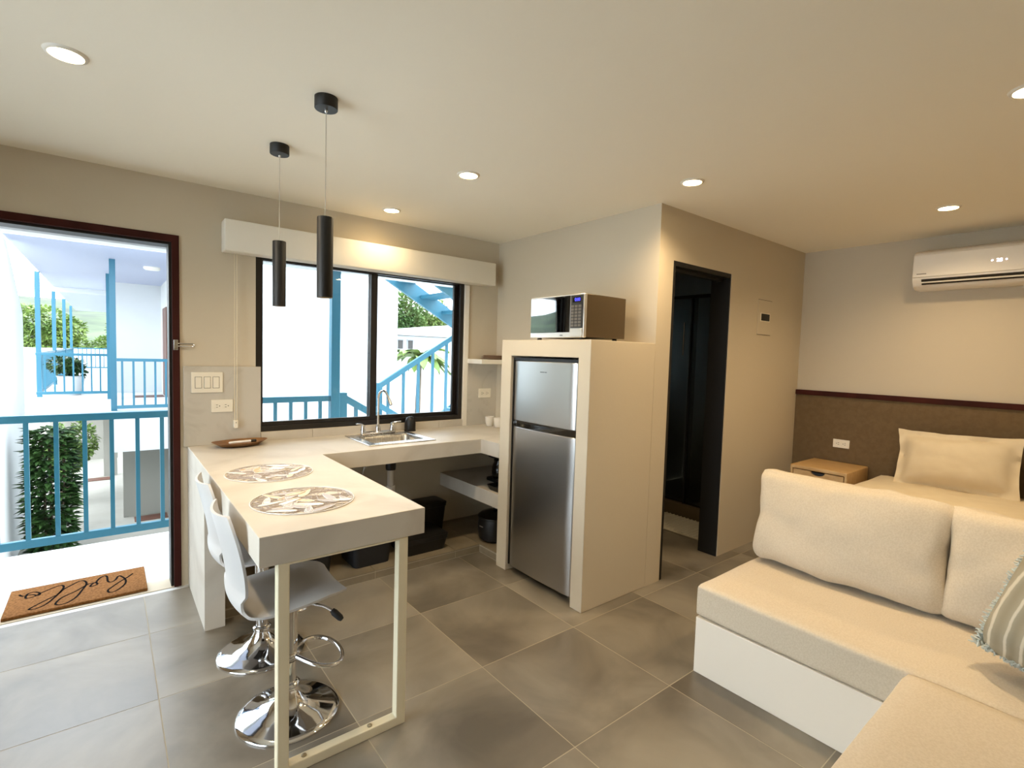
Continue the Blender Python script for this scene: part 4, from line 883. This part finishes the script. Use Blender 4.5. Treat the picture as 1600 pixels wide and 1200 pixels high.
for i, (x, y, h, r, mm, lb) in enumerate((
        (-6.4, 44, 5.4, (3.0, 2.2, 2.0), 'leaf_mid', 'mid green broad tree far beyond the end of the walkway'), (-2.7, 38, 4.5, (2.0, 1.6, 1.7), 'leaf_light', 'pale green bushy tree seen between the walkway posts'),
        (1.0, 36, 4.2, (1.5, 1.4, 1.6), 'leaf_light', 'light yellow-green tree beyond the end of the walkway'), (-12.6, 46, 6, (2.8, 2.5, 2.4), 'leaf_mid', 'large green tree beyond the white boundary wall'),
        (9.9, 20.5, 5.9, (1.5, 1.5, 2.4), 'leaf_mid', 'green tree behind the corner of the white wing'), (13.5, 22.5, 5.6, (1.9, 1.7, 2.3), 'leaf_light', 'pale green tree behind the overhead stair flight'),
        (17.6, 22.0, 5.4, (1.9, 1.7, 2.2), 'leaf_mid', 'green tree beyond the stair landing'))):
    tree('leafy_tree', lb, x, y, -1.75, h, r, 6500, 0.22 if y > 25 else 0.17, mm, 20 + i)
tree('leafy_bush', 'light green bush on the courtyard ground behind the tall dark shrub', -0.62, 13.2, -1.75, 1.5, (0.42, 0.4, 0.7), 2500, 0.09, 'leaf_light', 55, None)
# big-leaved plant behind the climbing handrail
t = thing('banana_plant', 'broad-leaved green plant behind the climbing stair handrail', 'plant', (5.15, 9.6, -1.75)); obj('trunk', MB().tube([(5.15, 9.6, -1.75), (5.12, 9.6, 0.0), (5.15, 9.6, 1.32)], [0.07, 0.06, 0.05], 10), 'bark', t, smooth=60)
rn = random.Random(7)
for k in range(24):
    a = 2 * PI * k / 12 + rn.uniform(-.2, .2); el = rn.uniform(0.1, 1.1); L_ = rn.uniform(0.5, 0.85); V = []; F = []
    for q in range(9):
        s_ = q / 8; r = L_ * s_; z = 1.30 + L_ * (math.sin(el) * s_ * 1.1 - 0.75 * s_ * s_); wd = 0.13 * math.sin(PI * min(1, s_ * 0.97 + 0.03)) ** 0.7
        for u in (-1, 0, 1): V.append((5.15 + r * math.cos(a) - u * wd * math.sin(a), 9.6 + r * math.sin(a) + u * wd * math.cos(a), z + 0.05 * abs(u)))
    for q in range(8):
        for u in range(2): b_ = q * 3 + u; F.append((b_, b_ + 1, b_ + 4, b_ + 3))
    obj('leaf', MB().add(V, F), 'leaf_light', t, smooth=60)
hs_ = thing('neighbour_house', 'low white neighbouring house with a grey sheet roof seen past the stairs', 'house', (9.5, 15.5, -1.75))
obj('wall', B(6.6, 12.2, 14.5, 17.0, -1.75, 1.95), 'ext_white', hs_)
obj('roof', MB().prism([(6.3, 1.96), (12.6, 1.96), (12.6, 2.04), (9.4, 2.42), (6.3, 2.06)], 1, 14.2, 17.2), 'roof_sheet', hs_)
for x in (6.98, 7.32): wd = obj('window', B(x, x + 0.22, 14.47, 14.5, 1.52, 1.84), 'roof_sheet', hs_); obj('pane', B(x + 0.03, x + 0.19, 14.46, 14.47, 1.55, 1.81), 'dark_grey', wd)
obj('boundary_wall', B(4.2, 14.0, 11.6, 11.75, -1.75, 1.22), 'ext_white', bevel=0.01, label='white boundary wall behind the climbing stair handrail', cat='wall')
obj('boundary_wall', B(-3.0, 0.2, 31.0, 31.15, -1.75, 1.15), 'ext_white', bevel=0.01, label='white boundary wall beyond the far end of the walkway', cat='wall')
